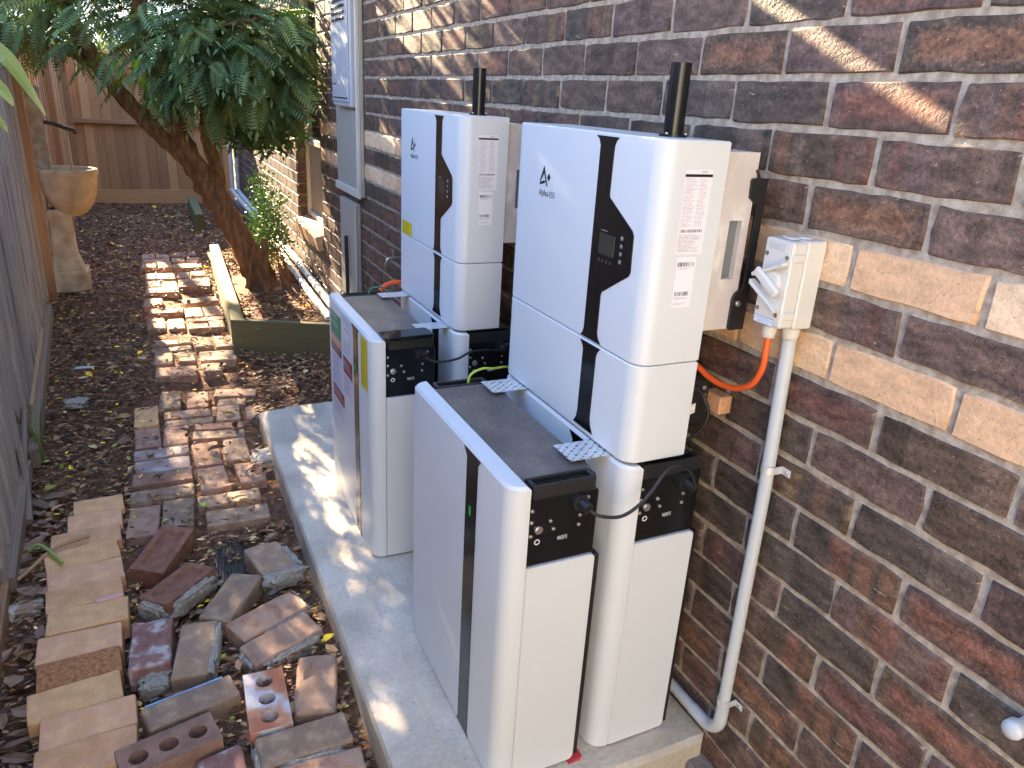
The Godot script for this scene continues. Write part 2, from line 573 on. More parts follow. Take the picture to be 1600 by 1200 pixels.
	M.green_timber = wood([c8(82, 78, 51), c8(111, 105, 73), c8(93, 91, 59)], 309)
	M.bamboo = mat(lin(0.42, 0.33, 0.22), 0.6)
	M.rust_iron = mat(lin(0.06, 0.035, 0.025), 0.7, 0.3)
	M.bark = mottled([c8(78, 56, 38), c8(118, 86, 56), c8(98, 70, 46), c8(136, 100, 66)], 0.5, 0.02, 0.18, 0.16, 4.0, 0.85, 260)
	M.bark.uv1_scale = Vector3(5.0, 1.4, 5.0)
	# foliage
	var lf := StandardMaterial3D.new()
	lf.vertex_color_use_as_albedo = true
	lf.roughness = 0.6
	lf.cull_mode = BaseMaterial3D.CULL_DISABLED
	lf.backlight_enabled = true
	lf.backlight = Color(0.24, 0.38, 0.08)
	M.leaf = lf
	var lb: StandardMaterial3D = lf.duplicate()
	lb.roughness = 0.4
	lb.backlight = Color(0.2, 0.24, 0.06)
	M.leaf_big = lb
	var lt := StandardMaterial3D.new()
	lt.vertex_color_use_as_albedo = true
	lt.roughness = 0.7
	lt.cull_mode = BaseMaterial3D.CULL_DISABLED
	M.litter = lt
	# printed labels
	M.label_big = print_tex(128, 320, c8(228, 226, 232), c8(60, 56, 66), [[0.02, 0.05, "text", c8(40, 40, 40), 0.6, 0.85], [0.055, 0.085, "bar", c8(20, 20, 22), 0.0, 1.0], [0.10, 0.68, "text", c8(150, 140, 160), 0.04, 0.5], [0.10, 0.68, "text", c8(150, 140, 160), 0.56, 0.9], [0.70, 0.735, "code", c8(40, 40, 44), 0.06, 0.9], [0.76, 0.98, "text", c8(120, 112, 130), 0.04, 0.95]], 11)
	M.label_small = print_tex(96, 200, c8(230, 228, 236), c8(50, 50, 56), [[0.10, 0.18, "code", c8(50, 50, 54), 0.08, 0.92], [0.2, 0.25, "text", c8(110, 110, 118), 0.1, 0.9], [0.68, 0.76, "code", c8(50, 50, 54), 0.1, 0.85], [0.79, 0.83, "text", c8(110, 110, 118), 0.1, 0.85], [0.9, 0.94, "text", c8(120, 120, 128), 0.1, 0.8]], 12)
	M.st_green = print_tex(128, 160, c8(200, 200, 205), c8(60, 60, 60), [[0.0, 0.12, "bar", c8(222, 220, 220), 0.0, 1.0], [0.10, 0.62, "bar", c8(38, 132, 104), 0.0, 1.0], [0.14, 0.22, "text", c8(200, 220, 210)], [0.3, 0.4, "text", c8(180, 210, 196)], [0.62, 0.82, "bar", c8(204, 160, 132), 0.0, 1.0], [0.82, 1.0, "bar", c8(96, 40, 48), 0.0, 1.0], [0.86, 0.96, "text", c8(210, 200, 200)]], 13)
	M.st_white = print_tex(96, 128, c8(206, 206, 214), c8(70, 70, 90), [[0.05, 0.2, "text", c8(90, 90, 110)], [0.3, 0.32, "bar", c8(90, 90, 110), 0.2, 0.8], [0.3, 0.8, "bar", c8(90, 90, 110), 0.78, 0.8], [0.6, 0.95, "text", c8(110, 110, 130)]], 14)
	M.st_warn = print_tex(128, 128, c8(206, 204, 216), c8(70, 66, 90), [[0.0, 0.42, "bar", c8(122, 40, 52), 0.0, 1.0], [0.1, 0.32, "text", c8(220, 210, 214)], [0.48, 0.95, "text", c8(84, 80, 116)]], 15)
	M.st_warn2 = print_tex(128, 128, c8(202, 200, 218), c8(70, 66, 110), [[0.05, 0.45, "text", c8(80, 80, 140)], [0.5, 0.95, "text", c8(90, 86, 120)]], 16)
	M.st_yellow = print_tex(96, 160, c8(214, 190, 30), c8(70, 60, 10), [[0.06, 0.95, "text", c8(110, 92, 10), 0.06, 0.94]], 17)
	M.iso_label = print_tex(160, 48, c8(214, 220, 232), c8(60, 80, 140), [[0.0, 0.08, "bar", c8(70, 90, 150), 0.0, 1.0], [0.92, 1.0, "bar", c8(70, 90, 150), 0.0, 1.0], [0.2, 0.45, "text", c8(60, 80, 140)], [0.55, 0.8, "text", c8(60, 80, 140), 0.2, 0.8]], 18)
	M.iso_mark = print_tex(128, 40, c8(196, 198, 198), c8(120, 122, 124), [[0.2, 0.45, "text", c8(120, 122, 126)], [0.55, 0.8, "text", c8(130, 132, 136)]], 19)

# ---------------------------------------------------------------- wall bricks
const CW := 160
const CH := 56
const COLS := 12
const ROWS := 12

func brick_material() -> StandardMaterial3D:
	var w := CW * COLS
	var h := CH * ROWS
	var d := PackedByteArray()
	d.resize(w * h * 3)
	var hg := PackedByteArray()
	hg.resize(w * h)
	var n1 := noise_img(512, 512, 0.02, 3, 11)
	var n2 := noise_img(512, 512, 0.11, 3, 12)
	var n3 := noise_img(512, 512, 0.35, 2, 13)
	var r := RandomNumberGenerator.new()
	r.seed = 71
	var darks: Array[Vector3] = [Vector3(87, 72, 61), Vector3(98, 81, 70), Vector3(83, 72, 64), Vector3(102, 84, 75), Vector3(94, 76, 70)]
	var reds: Array[Vector3] = [Vector3(119, 83, 70), Vector3(110, 78, 70), Vector3(121, 89, 70), Vector3(106, 76, 67)]
	var browns: Array[Vector3] = [Vector3(114, 92, 69), Vector3(108, 85, 71), Vector3(100, 81, 78), Vector3(105, 88, 78)]
	var creams: Array[Vector3] = [Vector3(226, 192, 155), Vector3(221, 184, 146), Vector3(229, 198, 163), Vector3(218, 178, 140)]
	for row in ROWS:
		for cc in COLS:
			var cream := row >= 9
			var base: Vector3 = darks[r.randi() % 5]
			var style := r.randi() % 10
			var band: Array[Vector3] = []
			band.resize(CW)
			var cen := 0.0
			if cream:
				base = creams[r.randi() % 4]
				for x in CW: band[x] = base
			else:
				for x in CW: band[x] = base
				if style < 3:
					# flashed bands running up the face
					var x := r.randi_range(0, 20)
					while x < CW:
						var ww := r.randi_range(14, 44)
						var q: Vector3 = base
						var pick := r.randf()
						if pick < 0.38: q = reds[r.randi() % 4]
						elif pick < 0.62: q = browns[r.randi() % 4]
						else: q = base * r.randf_range(0.85, 1.15)
						for k in ww:
							if x + k < CW:
								var e := 0.8 * clampf(minf(k, ww - k) / 8.0, 0.0, 1.0)
								band[x + k] = base.lerp(q, e)
						x += ww
				elif style < 5:
					cen = 1.0
				elif style < 7:
					var x := r.randi_range(0, 30)
					while x < CW:
						var ww := r.randi_range(20, 60)
						var q := base * r.randf_range(0.82, 1.2)
						for k in ww:
							if x + k < CW: band[x + k] = q
						x += ww
			var core: Vector3 = reds[r.randi() % 4]
			var ox := r.randi() % 512
			var oy := r.randi() % 512
			var amp := 0.10 if cream else 0.34
			for y in CH:
				for x in CW:
					var i1 := ((y * 2 + oy) & 511) * 512 + ((x + ox) & 511)
					var i2 := ((y + oy) & 511) * 512 + ((x + ox) & 511)
					var q := band[x]
					if cen > 0.0:
						var ex := minf(x, CW - x) / 22.0
						var ey := minf(y, CH - y) / 15.0
						var e := clampf(minf(ex, ey) + (n2[i2] - 128) / 260.0 - 0.25, 0.0, 1.0)
						q = base.lerp(core, e)
					var g := 1.0 + amp * ((n1[i1] - 128) / 160.0 + (n2[i2] - 128) / 230.0) + (0.07 if cream else 0.20) * (n3[i2] - 128) / 128.0
					var k := ((row * CH + y) * w + cc * CW + x)
					d[k * 3] = clampi(int(q.x * g), 8, 255)
					d[k * 3 + 1] = clampi(int(q.y * g), 8, 255)
					d[k * 3 + 2] = clampi(int(q.z * g), 8, 255)
					hg[k] = clampi(int(128 + (n2[i2] - 128) * 0.5 + (n3[i2] - 128) * 0.35 + (n1[i1] - 128) * 0.4), 0, 255)
	for k in 9000:
		var y := r.randi_range(0, CH * 9 - 2)
		var x := r.randi_range(0, w - 2)
		var i := y * w + x
		var bright := r.randf() < 0.4
		var q := Vector3(188, 150, 128) * r.randf_range(0.7, 1.1) if bright else Vector3(40, 34, 33)
		for s in ([0, 1] if r.randf() < 0.3 else [0]):
			d[(i + s) * 3] = int(q.x); d[(i + s) * 3 + 1] = int(q.y); d[(i + s) * 3 + 2] = int(q.z)
			hg[i + s] = 150 if bright else 60
	# mortar splashes and pale bloom left on some faces
	for k in 46:
		var y := r.randi_range(3, CH * 9 - 10)
		var x := r.randi_range(4, w - 30)
		var ww := r.randi_range(4, 26)
		var hh := r.randf_range(1.0, 3.2)
		var sl := r.randf_range(-0.35, 0.35)
		for s in ww:
			var tk := int(hh * sin(PI * (s + 0.5) / ww) * r.randf_range(0.4, 1.3))
			for q in tk:
				var i := clampi(y + q + int(sl * s), 1, h - 2) * w + x + s
				d[i * 3] = 168; d[i * 3 + 1] = 158; d[i * 3 + 2] = 142
				hg[i] = 190
	for k in 700:
		var y := r.randi_range(CH * 9 + 2, h - 3)
		var i := y * w + r.randi_range(2, w - 4)
		for s in r.randi_range(1, 3):
			d[(i + s) * 3] = 168; d[(i + s) * 3 + 1] = 126; d[(i + s) * 3 + 2] = 84
			hg[i + s] = 60
	var m := StandardMaterial3D.new()
	m.albedo_texture = tex_from(d, w, h)
	m.normal_enabled = true
	m.normal_texture = normal_from(hg, w, h, 3.0)
	m.normal_scale = 0.45
	m.roughness = 0.62
	m.metallic_specular = 0.4
	return m

# one brick face with rounded, slightly ragged arrises; front at x = 0, back in the mortar
func brick_face(mb: MB, z0: float, z1: float, y0: float, y1: float, cell: Vector2i, r: RandomNumberGenerator, cut := 1.0) -> void:
	var out := PackedVector3Array()
	var inn := PackedVector3Array()
	var j := func(s: float) -> float: return r.randf_range(-s, s)
	var nz := 6
	var ring: Array[Vector2] = []
	for i in nz: ring.append(Vector2(float(i) / nz, 0))
	for i in 2: ring.append(Vector2(1, float(i) / 2))
	for i in nz: ring.append(Vector2(1.0 - float(i) / nz, 1))
	for i in 2: ring.append(Vector2(0, 1.0 - float(i) / 2))
	var lz := z1 - z0
	var ly := y1 - y0
	var us := PackedVector2Array()
	var dx: float = j.call(0.0012)
	for q in ring:
		var a := Vector2(z0 + q.x * lz, y0 + q.y * ly)
		var w := Vector2(j.call(0.0024), j.call(0.0021))
		out.append(Vector3(0.009, a.y + w.y, a.x + w.x))
		var sgn := Vector2(signf(0.5 - q.x) if absf(q.x - 0.5) > 0.49 else 0.0, signf(0.5 - q.y) if absf(q.y - 0.5) > 0.49 else 0.0)
		var ins := 0.004 if sgn.x * sgn.y == 0.0 else 0.0052
		inn.append(Vector3(dx + j.call(0.0006), a.y + w.y + sgn.y * ins, a.x + w.x + sgn.x * ins))
		us.append(Vector2((cell.x + clampf(0.01 + 0.98 * q.x * cut, 0.0, 1.0)) / COLS, (cell.y + 0.015 + 0.97 * (1.0 - q.y)) / ROWS))
	var m := out.size()
	var base := mb.v.size()
	for i in m:
		var q := ring[i]
		var e := Vector3(-0.35, (q.y - 0.5) * 2.0 if absf(q.y - 0.5) > 0.49 else 0.0, (q.x - 0.5) * 2.0 if absf(q.x - 0.5) > 0.49 else 0.0).normalized()
		var f := (e * 0.55 + Vector3(-1, 0, 0) * 0.75).normalized()
		mb.vert(out[i], e, us[i])
		mb.vert(inn[i], f, us[i])
	for i in m:
		var a := base + i * 2
		var b := base + ((i + 1) % m) * 2
		mb.ix.append(a); mb.ix.append(b + 1); mb.ix.append(b)
		mb.ix.append(a); mb.ix.append(a + 1); mb.ix.append(b + 1)
	var cb := mb.v.size()
	for i in m: mb.vert(inn[i] + Vector3(-0.0002, 0, 0), Vector3(-1, 0, 0), us[i])
	# cap as strips between the lower and upper edges
	var lo := [0, 1, 2, 3, 4, 5, 6]
	var hi := [14, 13, 12, 11, 10, 9, 8]
	for i in 6:
		mb.ix.append(cb + lo[i]); mb.ix.append(cb + hi[i + 1]); mb.ix.append(cb + lo[i + 1])
		mb.ix.append(cb + lo[i]); mb.ix.append(cb + hi[i]); mb.ix.append(cb + hi[i + 1])
	mb.ix.append(cb + 0); mb.ix.append(cb + 15); mb.ix.append(cb + 14)
	mb.ix.append(cb + 6); mb.ix.append(cb + 8); mb.ix.append(cb + 7)

func pix(p: Vector3) -> Vector2:
	var q := cam.transform.affine_inverse() * p
	if q.z > -0.05: return Vector2(-9999, -9999)
	return Vector2(512.0 + q.x / -q.z * 740.07, 384.0 - q.y / -q.z * 740.07)

func hides(p: Vector3) -> bool:
	for b in [AABB(Vector3(-0.537, 0, -0.27), Vector3(0.2, 0.735, 0.577)), AABB(Vector3(-0.288, 0, -0.27), Vector3(0.2, 0.735, 0.577)), AABB(Vector3(-0.288, 0.74, -0.265), Vector3(0.142, 0.61, 0.567)), AABB(Vector3(-0.545, 0, -1.18), Vector3(0.2, 0.735, 0.577)), AABB(Vector3(-0.288, 0, -1.18), Vector3(0.2, 0.735, 0.577)), AABB(Vector3(-0.288, 0.74, -1.175), Vector3(0.142, 0.61, 0.567))]:
		if (b as AABB).intersects_segment(CAM, p) != null: return true
	return false

const WIN_Z0 := -4.78
const WIN_Z1 := -3.87
const WIN_Y0 := 0.43
const WIN_Y1 := 2.15

func build_house() -> void:
	var house := thing("brick_house", "dark brick house wall with two cream brick bands and a window", "house")
	var bm := brick_material()
	M.brick = bm
	var H := 0.086
	var BL := 0.24
	# mortar body of the wall, with the window opening left out
	var mo := MB.new()
	var x0 := 0.0055
	var pieces := [[-9.55, WIN_Z0, -0.3, 2.75], [WIN_Z0, WIN_Z1, -0.3, WIN_Y0], [WIN_Z0, WIN_Z1, WIN_Y1, 2.75], [WIN_Z1, 2.6, -0.3, 2.75]]
	for q in pieces:
		mo.box(Vector3(x0, q[2], q[0]), Vector3(0.11, q[3], q[1]), 0.0)
	part("mortar", mo, M.mortar, house)
	var inner := MB.new()
	for q in pieces: inner.box(Vector3(0.112, q[2], q[0]), Vector3(0.26, q[3], q[1]), 0.0)
	part("inner_wall", inner, M.plaster, house)
	# brick variants
	var vr := RandomNumberGenerator.new()
	vr.seed = 5
	var dark_mesh: Array[ArrayMesh] = []
	var dark_mb: Array[MB] = []
	var cream_mesh: Array[ArrayMesh] = []
	var cream_mb: Array[MB] = []
	for i in 108:
		var mb := MB.new()
		brick_face(mb, -0.1155, 0.1155, -0.0385, 0.0385, Vector2i(i % 12, i / 12), vr)
		dark_mb.append(mb); dark_mesh.append(mb.mesh())
	for i in 36:
		var mb := MB.new()
		brick_face(mb, -0.1155, 0.1155, -0.0385, 0.0385, Vector2i(i % 12, 9 + i / 12), vr)
		cream_mb.append(mb); cream_mesh.append(mb.mesh())
	var list: Array = []
	var rest := MB.new()
	for k in range(-2, 32):
		var course := 17 - k
		var yc := k * H + H * 0.5
		var cream := course == 4 or course == 6
		var off := 0.0 if posmod(course, 2) == 0 else 0.5
		for i in range(-40, 11):
			var zc := (i + off + 0.5) * BL
			if zc < -9.45 or zc > 2.5: continue
			var z0 := zc - 0.1155
			var z1 := zc + 0.1155
			if yc + 0.03 > WIN_Y0 and yc - 0.03 < WIN_Y1 and z1 > WIN_Z0 and z0 < WIN_Z1:
				if z0 < WIN_Z0 - 0.03: z1 = WIN_Z0
				elif z1 > WIN_Z1 + 0.03: z0 = WIN_Z1
				else: continue
				brick_face(rest, z0, z1, yc - 0.0385, yc + 0.0385, Vector2i(vr.randi() % 12, (9 + vr.randi() % 3) if cream else vr.randi() % 9), vr, (z1 - z0) / 0.231)
				continue
			var a := pix(Vector3(0, yc, z0))
			var b := pix(Vector3(0, yc, z1))
			var score := a.distance_to(b)
			var mid := pix(Vector3(0, yc, zc))
			if mid.x < 0 or mid.x > 1060 or mid.y < -20 or mid.y > 790: score = 0.0
			elif hides(Vector3(0, yc, zc)) and hides(Vector3(0, yc, z1)) and hides(Vector3(0, yc, z0)): score = 0.0
			list.append([score, yc, zc, cream])
	list.sort_custom(func(p, q): return p[0] > q[0])
	for i in list.size():
		var q: Array = list[i]
		var vi: int = vr.randi() % (36 if q[3] else 108)
		var xf := Transform3D(Basis(Vector3.RIGHT, vr.randf_range(-0.006, 0.006)), Vector3(vr.randf_range(-0.001, 0.001), q[1] + vr.randf_range(-0.0012, 0.0012), q[2] + vr.randf_range(-0.002, 0.002)))
		if i < 292 and float(q[0]) > 0.0:
			var o := partm("brick", cream_mesh[vi] if q[3] else dark_mesh[vi], bm, house)
			o.transform = xf
		else:
			rest.add(cream_mb[vi] if q[3] else dark_mb[vi], xf)
	var ro := part("brickwork", rest, bm, house)
	ro.set_meta("kind", "stuff")
	# reveal bricks of the window (the far jamb faces the yard)
	var rv := MB.new()
	for k in 20:
		var yc := k * H + H * 0.5 + 0.43
		if yc > WIN_Y1: break
		var t := MB.new()
		brick_face(t, -0.052, 0.052, -0.0385, 0.0385, Vector2i(vr.randi() % 12, vr.randi() % 9), vr, 0.45)
		rv.add(t, Transform3D(Basis(Vector3.UP, PI / 2), Vector3(0.056, yc, WIN_Z0 + 0.012)))
		var t2 := MB.new()
		brick_face(t2, -0.052, 0.052, -0.0385, 0.0385, Vector2i(vr.randi() % 12, vr.randi() % 9), vr, 0.45)
		rv.add(t2, Transform3D(Basis(Vector3.UP, -PI / 2), Vector3(0.056, yc, WIN_Z1 - 0.012)))
	var rvo := part("reveal_bricks", rv, bm, house)
	rvo.set_meta("kind", "stuff")
	# sloping brick-on-edge sill
	for i in 12:
		var zc := lerpf(WIN_Z0 + 0.02, WIN_Z1 - 0.02, (i + 0.5) / 12.0)
		var mb := MB.new()
		mb.box(Vector3(-0.075, -0.1, -0.034), Vector3(0.1, 0.0, 0.034), 0.004)
		var o := part("sill_brick", mb, M.sill[i % 3], house)
		o.transform = Transform3D(Basis(Vector3.BACK, 0.22), Vector3(0.02, 0.44 + 0.0, zc))
	# window: cream frame, dark glass above, obscured panel below
	var win := Node3D.new()
	win.name = "window"
	house.add_child(win)
	var fx := 0.098
	for q in [[WIN_Z0 + 0.005, WIN_Z0 + 0.05, 0.42, 2.15], [WIN_Z1 - 0.05, WIN_Z1 - 0.005, 0.42, 2.15]]:
		boxp("frame", Vector3(fx - 0.03, q[2], q[0]), Vector3(fx + 0.03, q[3], q[1]), 0.004, M.frame, win)
	for q in [[0.455, 0.49], [0.995, 1.04], [2.1, 2.145]]:
		boxp("frame", Vector3(fx - 0.028, q[0], WIN_Z0 + 0.051), Vector3(fx + 0.028, q[1], WIN_Z1 - 0.051), 0.004, M.frame, win)
	boxp("pane", Vector3(fx - 0.003, 1.041, WIN_Z0 + 0.051), Vector3(fx + 0.003, 2.099, WIN_Z1 - 0.051), 0.0, M.dark_glass, win)
	boxp("panel", Vector3(fx - 0.004, 0.491, WIN_Z0 + 0.051), Vector3(fx + 0.004, 0.994, WIN_Z1 - 0.051), 0.0, M.panel, win)
	# strip footing under the brickwork
	var ft := MB.new()
	ft.box(Vector3(-0.055, -0.3, -9.5), Vector3(0.0, -0.052, 2.6), 0.006)
	part("footing", ft, M.footing, house)
	# eave over the nearer half of the wall: two soffit runs with a narrow gap between them
	var sl := MB.new()
	var ey := 2.4
	sl.box(Vector3(-0.62, ey, -2.64), Vector3(-0.001, ey + 0.008, -1.592), 0.0)
	sl.box(Vector3(-0.62, ey, -1.517), Vector3(-0.001, ey + 0.008, 2.6), 0.0)
	sl.box(Vector3(-0.62, ey + 0.001, -1.592), Vector3(-0.40, ey + 0.007, -1.517), 0.0)
	sl.box(Vector3(-0.225, ey + 0.001, -1.592), Vector3(-0.19, ey + 0.007, -1.517), 0.0)
	part("soffit", sl, M.soffit, house)
	var gt := MB.new()
	gt.box(Vector3(-0.69, ey + 0.0, -2.64), Vector3(-0.622, ey + 0.12, 2.6), 0.01)
	part("gutter", gt, M.frame, house)
	var rf := MB.new()
	rf.extrude(PackedVector2Array([Vector2(-0.68, ey + 0.125), Vector2(2.0, ey + 1.15), Vector2(2.0, ey + 1.2), Vector2(-0.68, ey + 0.165)]), Vector3(0, 0, 2.6), Vector3.RIGHT, Vector3.UP, -3.3, 0.0, 0.0)
	part("roof", rf, M.roof, house)

# ---------------------------------------------------------------- battery stacks
func fillet_plan(d: float, w: float, r: float) -> PackedVector2Array:
	# plan in (x, -z): front at x = 0, near side at s = 0, far side at s = w; counter-clockwise
	var p := PackedVector2Array()
	p.append(Vector2(d, 0)); p.append(Vector2(d, w))
	for i in 7:
		var a := PI / 2 + PI / 2 * i / 6.0
		p.append(Vector2(r + r * cos(a), w - r + r * sin(a)))
	for i in 7:
		var a := PI + PI / 2 * i / 6.0
		p.append(Vector2(r + r * cos(a), r + r * sin(a)))
	return p

func zy(pts: Array, x: float, called: String, m: Material, parent: Node, th := 0.0012) -> MeshInstance3D:
	# flat piece on a front face: points are (z, y), front looks towards -x
	var p := PackedVector2Array()
	for q in pts: p.append(Vector2(q[0], q[1]))
	if Geometry2D.is_polygon_clockwise(p): p.reverse()
	var mb := MB.new()
	# U = +z, V = +y gives W = -x
	mb.extrude(p, Vector3(x, 0, 0), Vector3(0, 0, 1), Vector3(0, 1, 0), 0.0, th, minf(0.0004, th * 0.4))
	return part(called, mb, m, parent)

func xy(pts: Array, z: float, called: String, m: Material, parent: Node, th := 0.0012) -> MeshInstance3D:
	# flat piece on a near side face, looking towards +z
	var p := PackedVector2Array()
	for q in pts: p.append(Vector2(q[0], q[1]))
	if Geometry2D.is_polygon_clockwise(p): p.reverse()
	var mb := MB.new()
	mb.extrude(p, Vector3(0, 0, z), Vector3(1, 0, 0), Vector3(0, 1, 0), 0.0, th, minf(0.0004, th * 0.4))
	return part(called, mb, m, parent)

func disc(called: String, o: Vector3, r: float, h: float, m: Material, parent: Node, axis := Vector3(0, 0, 1), dome := 0.3) -> MeshInstance3D:
	var U := Vector3(1, 0, 0) if absf(axis.x) < 0.5 else Vector3(0, 0, 1)
	var V := axis.cross(U)
	var mb := MB.new()
	mb.lathe(o, U, V, PackedVector2Array([Vector2(r, 0), Vector2(r, h * 0.7), Vector2(r * 0.86, h), Vector2(r * 0.5, h * (1.0 + dome * 0.2)), Vector2(0.0001, h * (1.0 + dome * 0.25))]), 16)
	return part(called, mb, m, parent)

func letters(txt: String, size: float, xf: Transform3D, m: Material, parent: Node, called := "lettering") -> MeshInstance3D:
	var t := TextMesh.new()
	var f := SystemFont.new()
	f.font_names = PackedStringArray(["Droid Sans"])
	t.font = f
	t.text = txt
	t.font_size = 32
	t.pixel_size = size / 32.0
	t.depth = 0.0006
	var o := partm(called, t, m, parent)
	o.transform = xf
	return o

const FRONT_TURN := Basis(Vector3(0, 0, 1), Vector3(0, 1, 0), Vector3(-1, 0, 0))

func battery(label: String, at: Vector3, group: String) -> Node3D:
	var t := thing("battery_module", label, "battery", at, group)
	var W := 0.577
	var Hh := 0.735
	var mb := MB.new()
	# front shell wraps round both front corners
	mb.extrude(fillet_plan(0.043, W, 0.036), Vector3.ZERO, Vector3(1, 0, 0), Vector3(0, 0, -1), 0.006, Hh, 0.006, 0.004)
	part("front_shell", mb, M.white, t)
	boxp("core", Vector3(0.044, 0.006, -W + 0.03), Vector3(0.2, 0.722, -0.03), 0.0, M.black, t)
	boxp("top_plate", Vector3(0.0445, 0.7222, -W + 0.046), Vector3(0.199, 0.728, -0.046), 0.001, M.top_plate, t)
	for s in 2:
		var side := PackedVector2Array()
		side.append(Vector2(0.0448, 0.012)); side.append(Vector2(0.05, 0.007)); side.append(Vector2(0.192, 0.007)); side.append(Vector2(0.2, 0.015))
		for i in 5:
			var a := PI / 2 * i / 4.0
			side.append(Vector2(0.188 + 0.012 * cos(a), 0.543 + 0.012 * sin(a)))
		side.append(Vector2(0.0448, 0.555))
		var sp := MB.new()
		if s == 0: sp.extrude(side, Vector3(0, 0, -0.03), Vector3(1, 0, 0), Vector3(0, 1, 0), 0.0, 0.0293, 0.0015)
		else:
			var m2 := PackedVector2Array()
			for i in side.size(): m2.append(Vector2(-side[side.size() - 1 - i].x, side[side.size() - 1 - i].y))
			sp.extrude(m2, Vector3(0, 0, -W + 0.03), Vector3(-1, 0, 0), Vector3(0, 1, 0), 0.0, 0.0293, 0.0015)
		part("side_panel", sp, M.white, t)
		# black end cap with a hand pocket in its top
		var z0: float = -0.0455 if s == 0 else -W + 0.006
		var z1: float = -0.006 if s == 0 else -W + 0.0455
		var ec := MB.new()
		ec.box(Vector3(0.0455, 0.5565, z0), Vector3(0.196, 0.7, z1), 0.0015)
		part("end_cap", ec, M.black_gloss, t)
		var hp := MB.new()
		hp.box(Vector3(0.052, 0.7, z0 + 0.001), Vector3(0.188, 0.731, z0 + 0.008), 0.002)
		hp.box(Vector3(0.052, 0.7, z1 - 0.008), Vector3(0.188, 0.731, z1 - 0.0005), 0.002)
		hp.box(Vector3(0.052, 0.7, z0 + 0.008), Vector3(0.06, 0.731, z1 - 0.008), 0.002)
		hp.box(Vector3(0.18, 0.7, z0 + 0.008), Vector3(0.188, 0.731, z1 - 0.008), 0.002)
		part("hand_pocket", hp, M.black_soft, t)
	boxp("back_plate", Vector3(0.2005, 0.012, -W + 0.012), Vector3(0.214, 0.548, -0.006), 0.002, M.black, t)
	# dark inlaid stripe on the front with flared ends
	zy([[-0.222, 0.7275], [-0.135, 0.7275], [-0.148, 0.712], [-0.148, 0.02], [-0.14, 0.01], [-0.212, 0.01], [-0.205, 0.02], [-0.205, 0.71]], -0.0002, "stripe", M.inlay, t)
	zy([[-0.182, 0.585], [-0.174, 0.585], [-0.174, 0.606], [-0.182, 0.606]], -0.0016, "status_light", M.led, t)
	# fittings on the near end cap
	var z := -0.0058
	disc("power_button", Vector3(0.067, 0.636, z), 0.0088, 0.004, M.steel, t)
	var ring := MB.new()
	ring.lathe(Vector3(0.066, 0.609, z), Vector3(1, 0, 0), Vector3(0, 1, 0), PackedVector2Array([Vector2(0.0062, 0.0), Vector2(0.0062, 0.0005), Vector2(0.004, 0.0005), Vector2(0.004, 0.0)]), 18)
	part("power_mark", ring, M.print_white, t)
	for q in [[0.092, 0.651], [0.1, 0.632], [0.157, 0.651], [0.156, 0.63], [0.172, 0.688], [0.051, 0.68], [0.051, 0.655], [0.051, 0.625]]:
		disc("screw", Vector3(q[0], q[1], z), 0.0036, 0.003, M.steel, t)
	letters("WIFI", 0.011, Transform3D(Basis.IDENTITY, Vector3(0.121, 0.608, z + 0.0004)), M.print_white, t)
	var pl := MB.new()
	pl.tube(PackedVector3Array([Vector3(0.15, 0.684, z), Vector3(0.15, 0.684, z + 0.012)]), PackedFloat32Array([0.017]), 16)
	pl.tube(PackedVector3Array([Vector3(0.152, 0.683, z + 0.012), Vector3(0.156, 0.68, z + 0.032)]), PackedFloat32Array([0.0125, 0.011]), 16)
	part("connector", pl, M.black_soft, t)
	return t

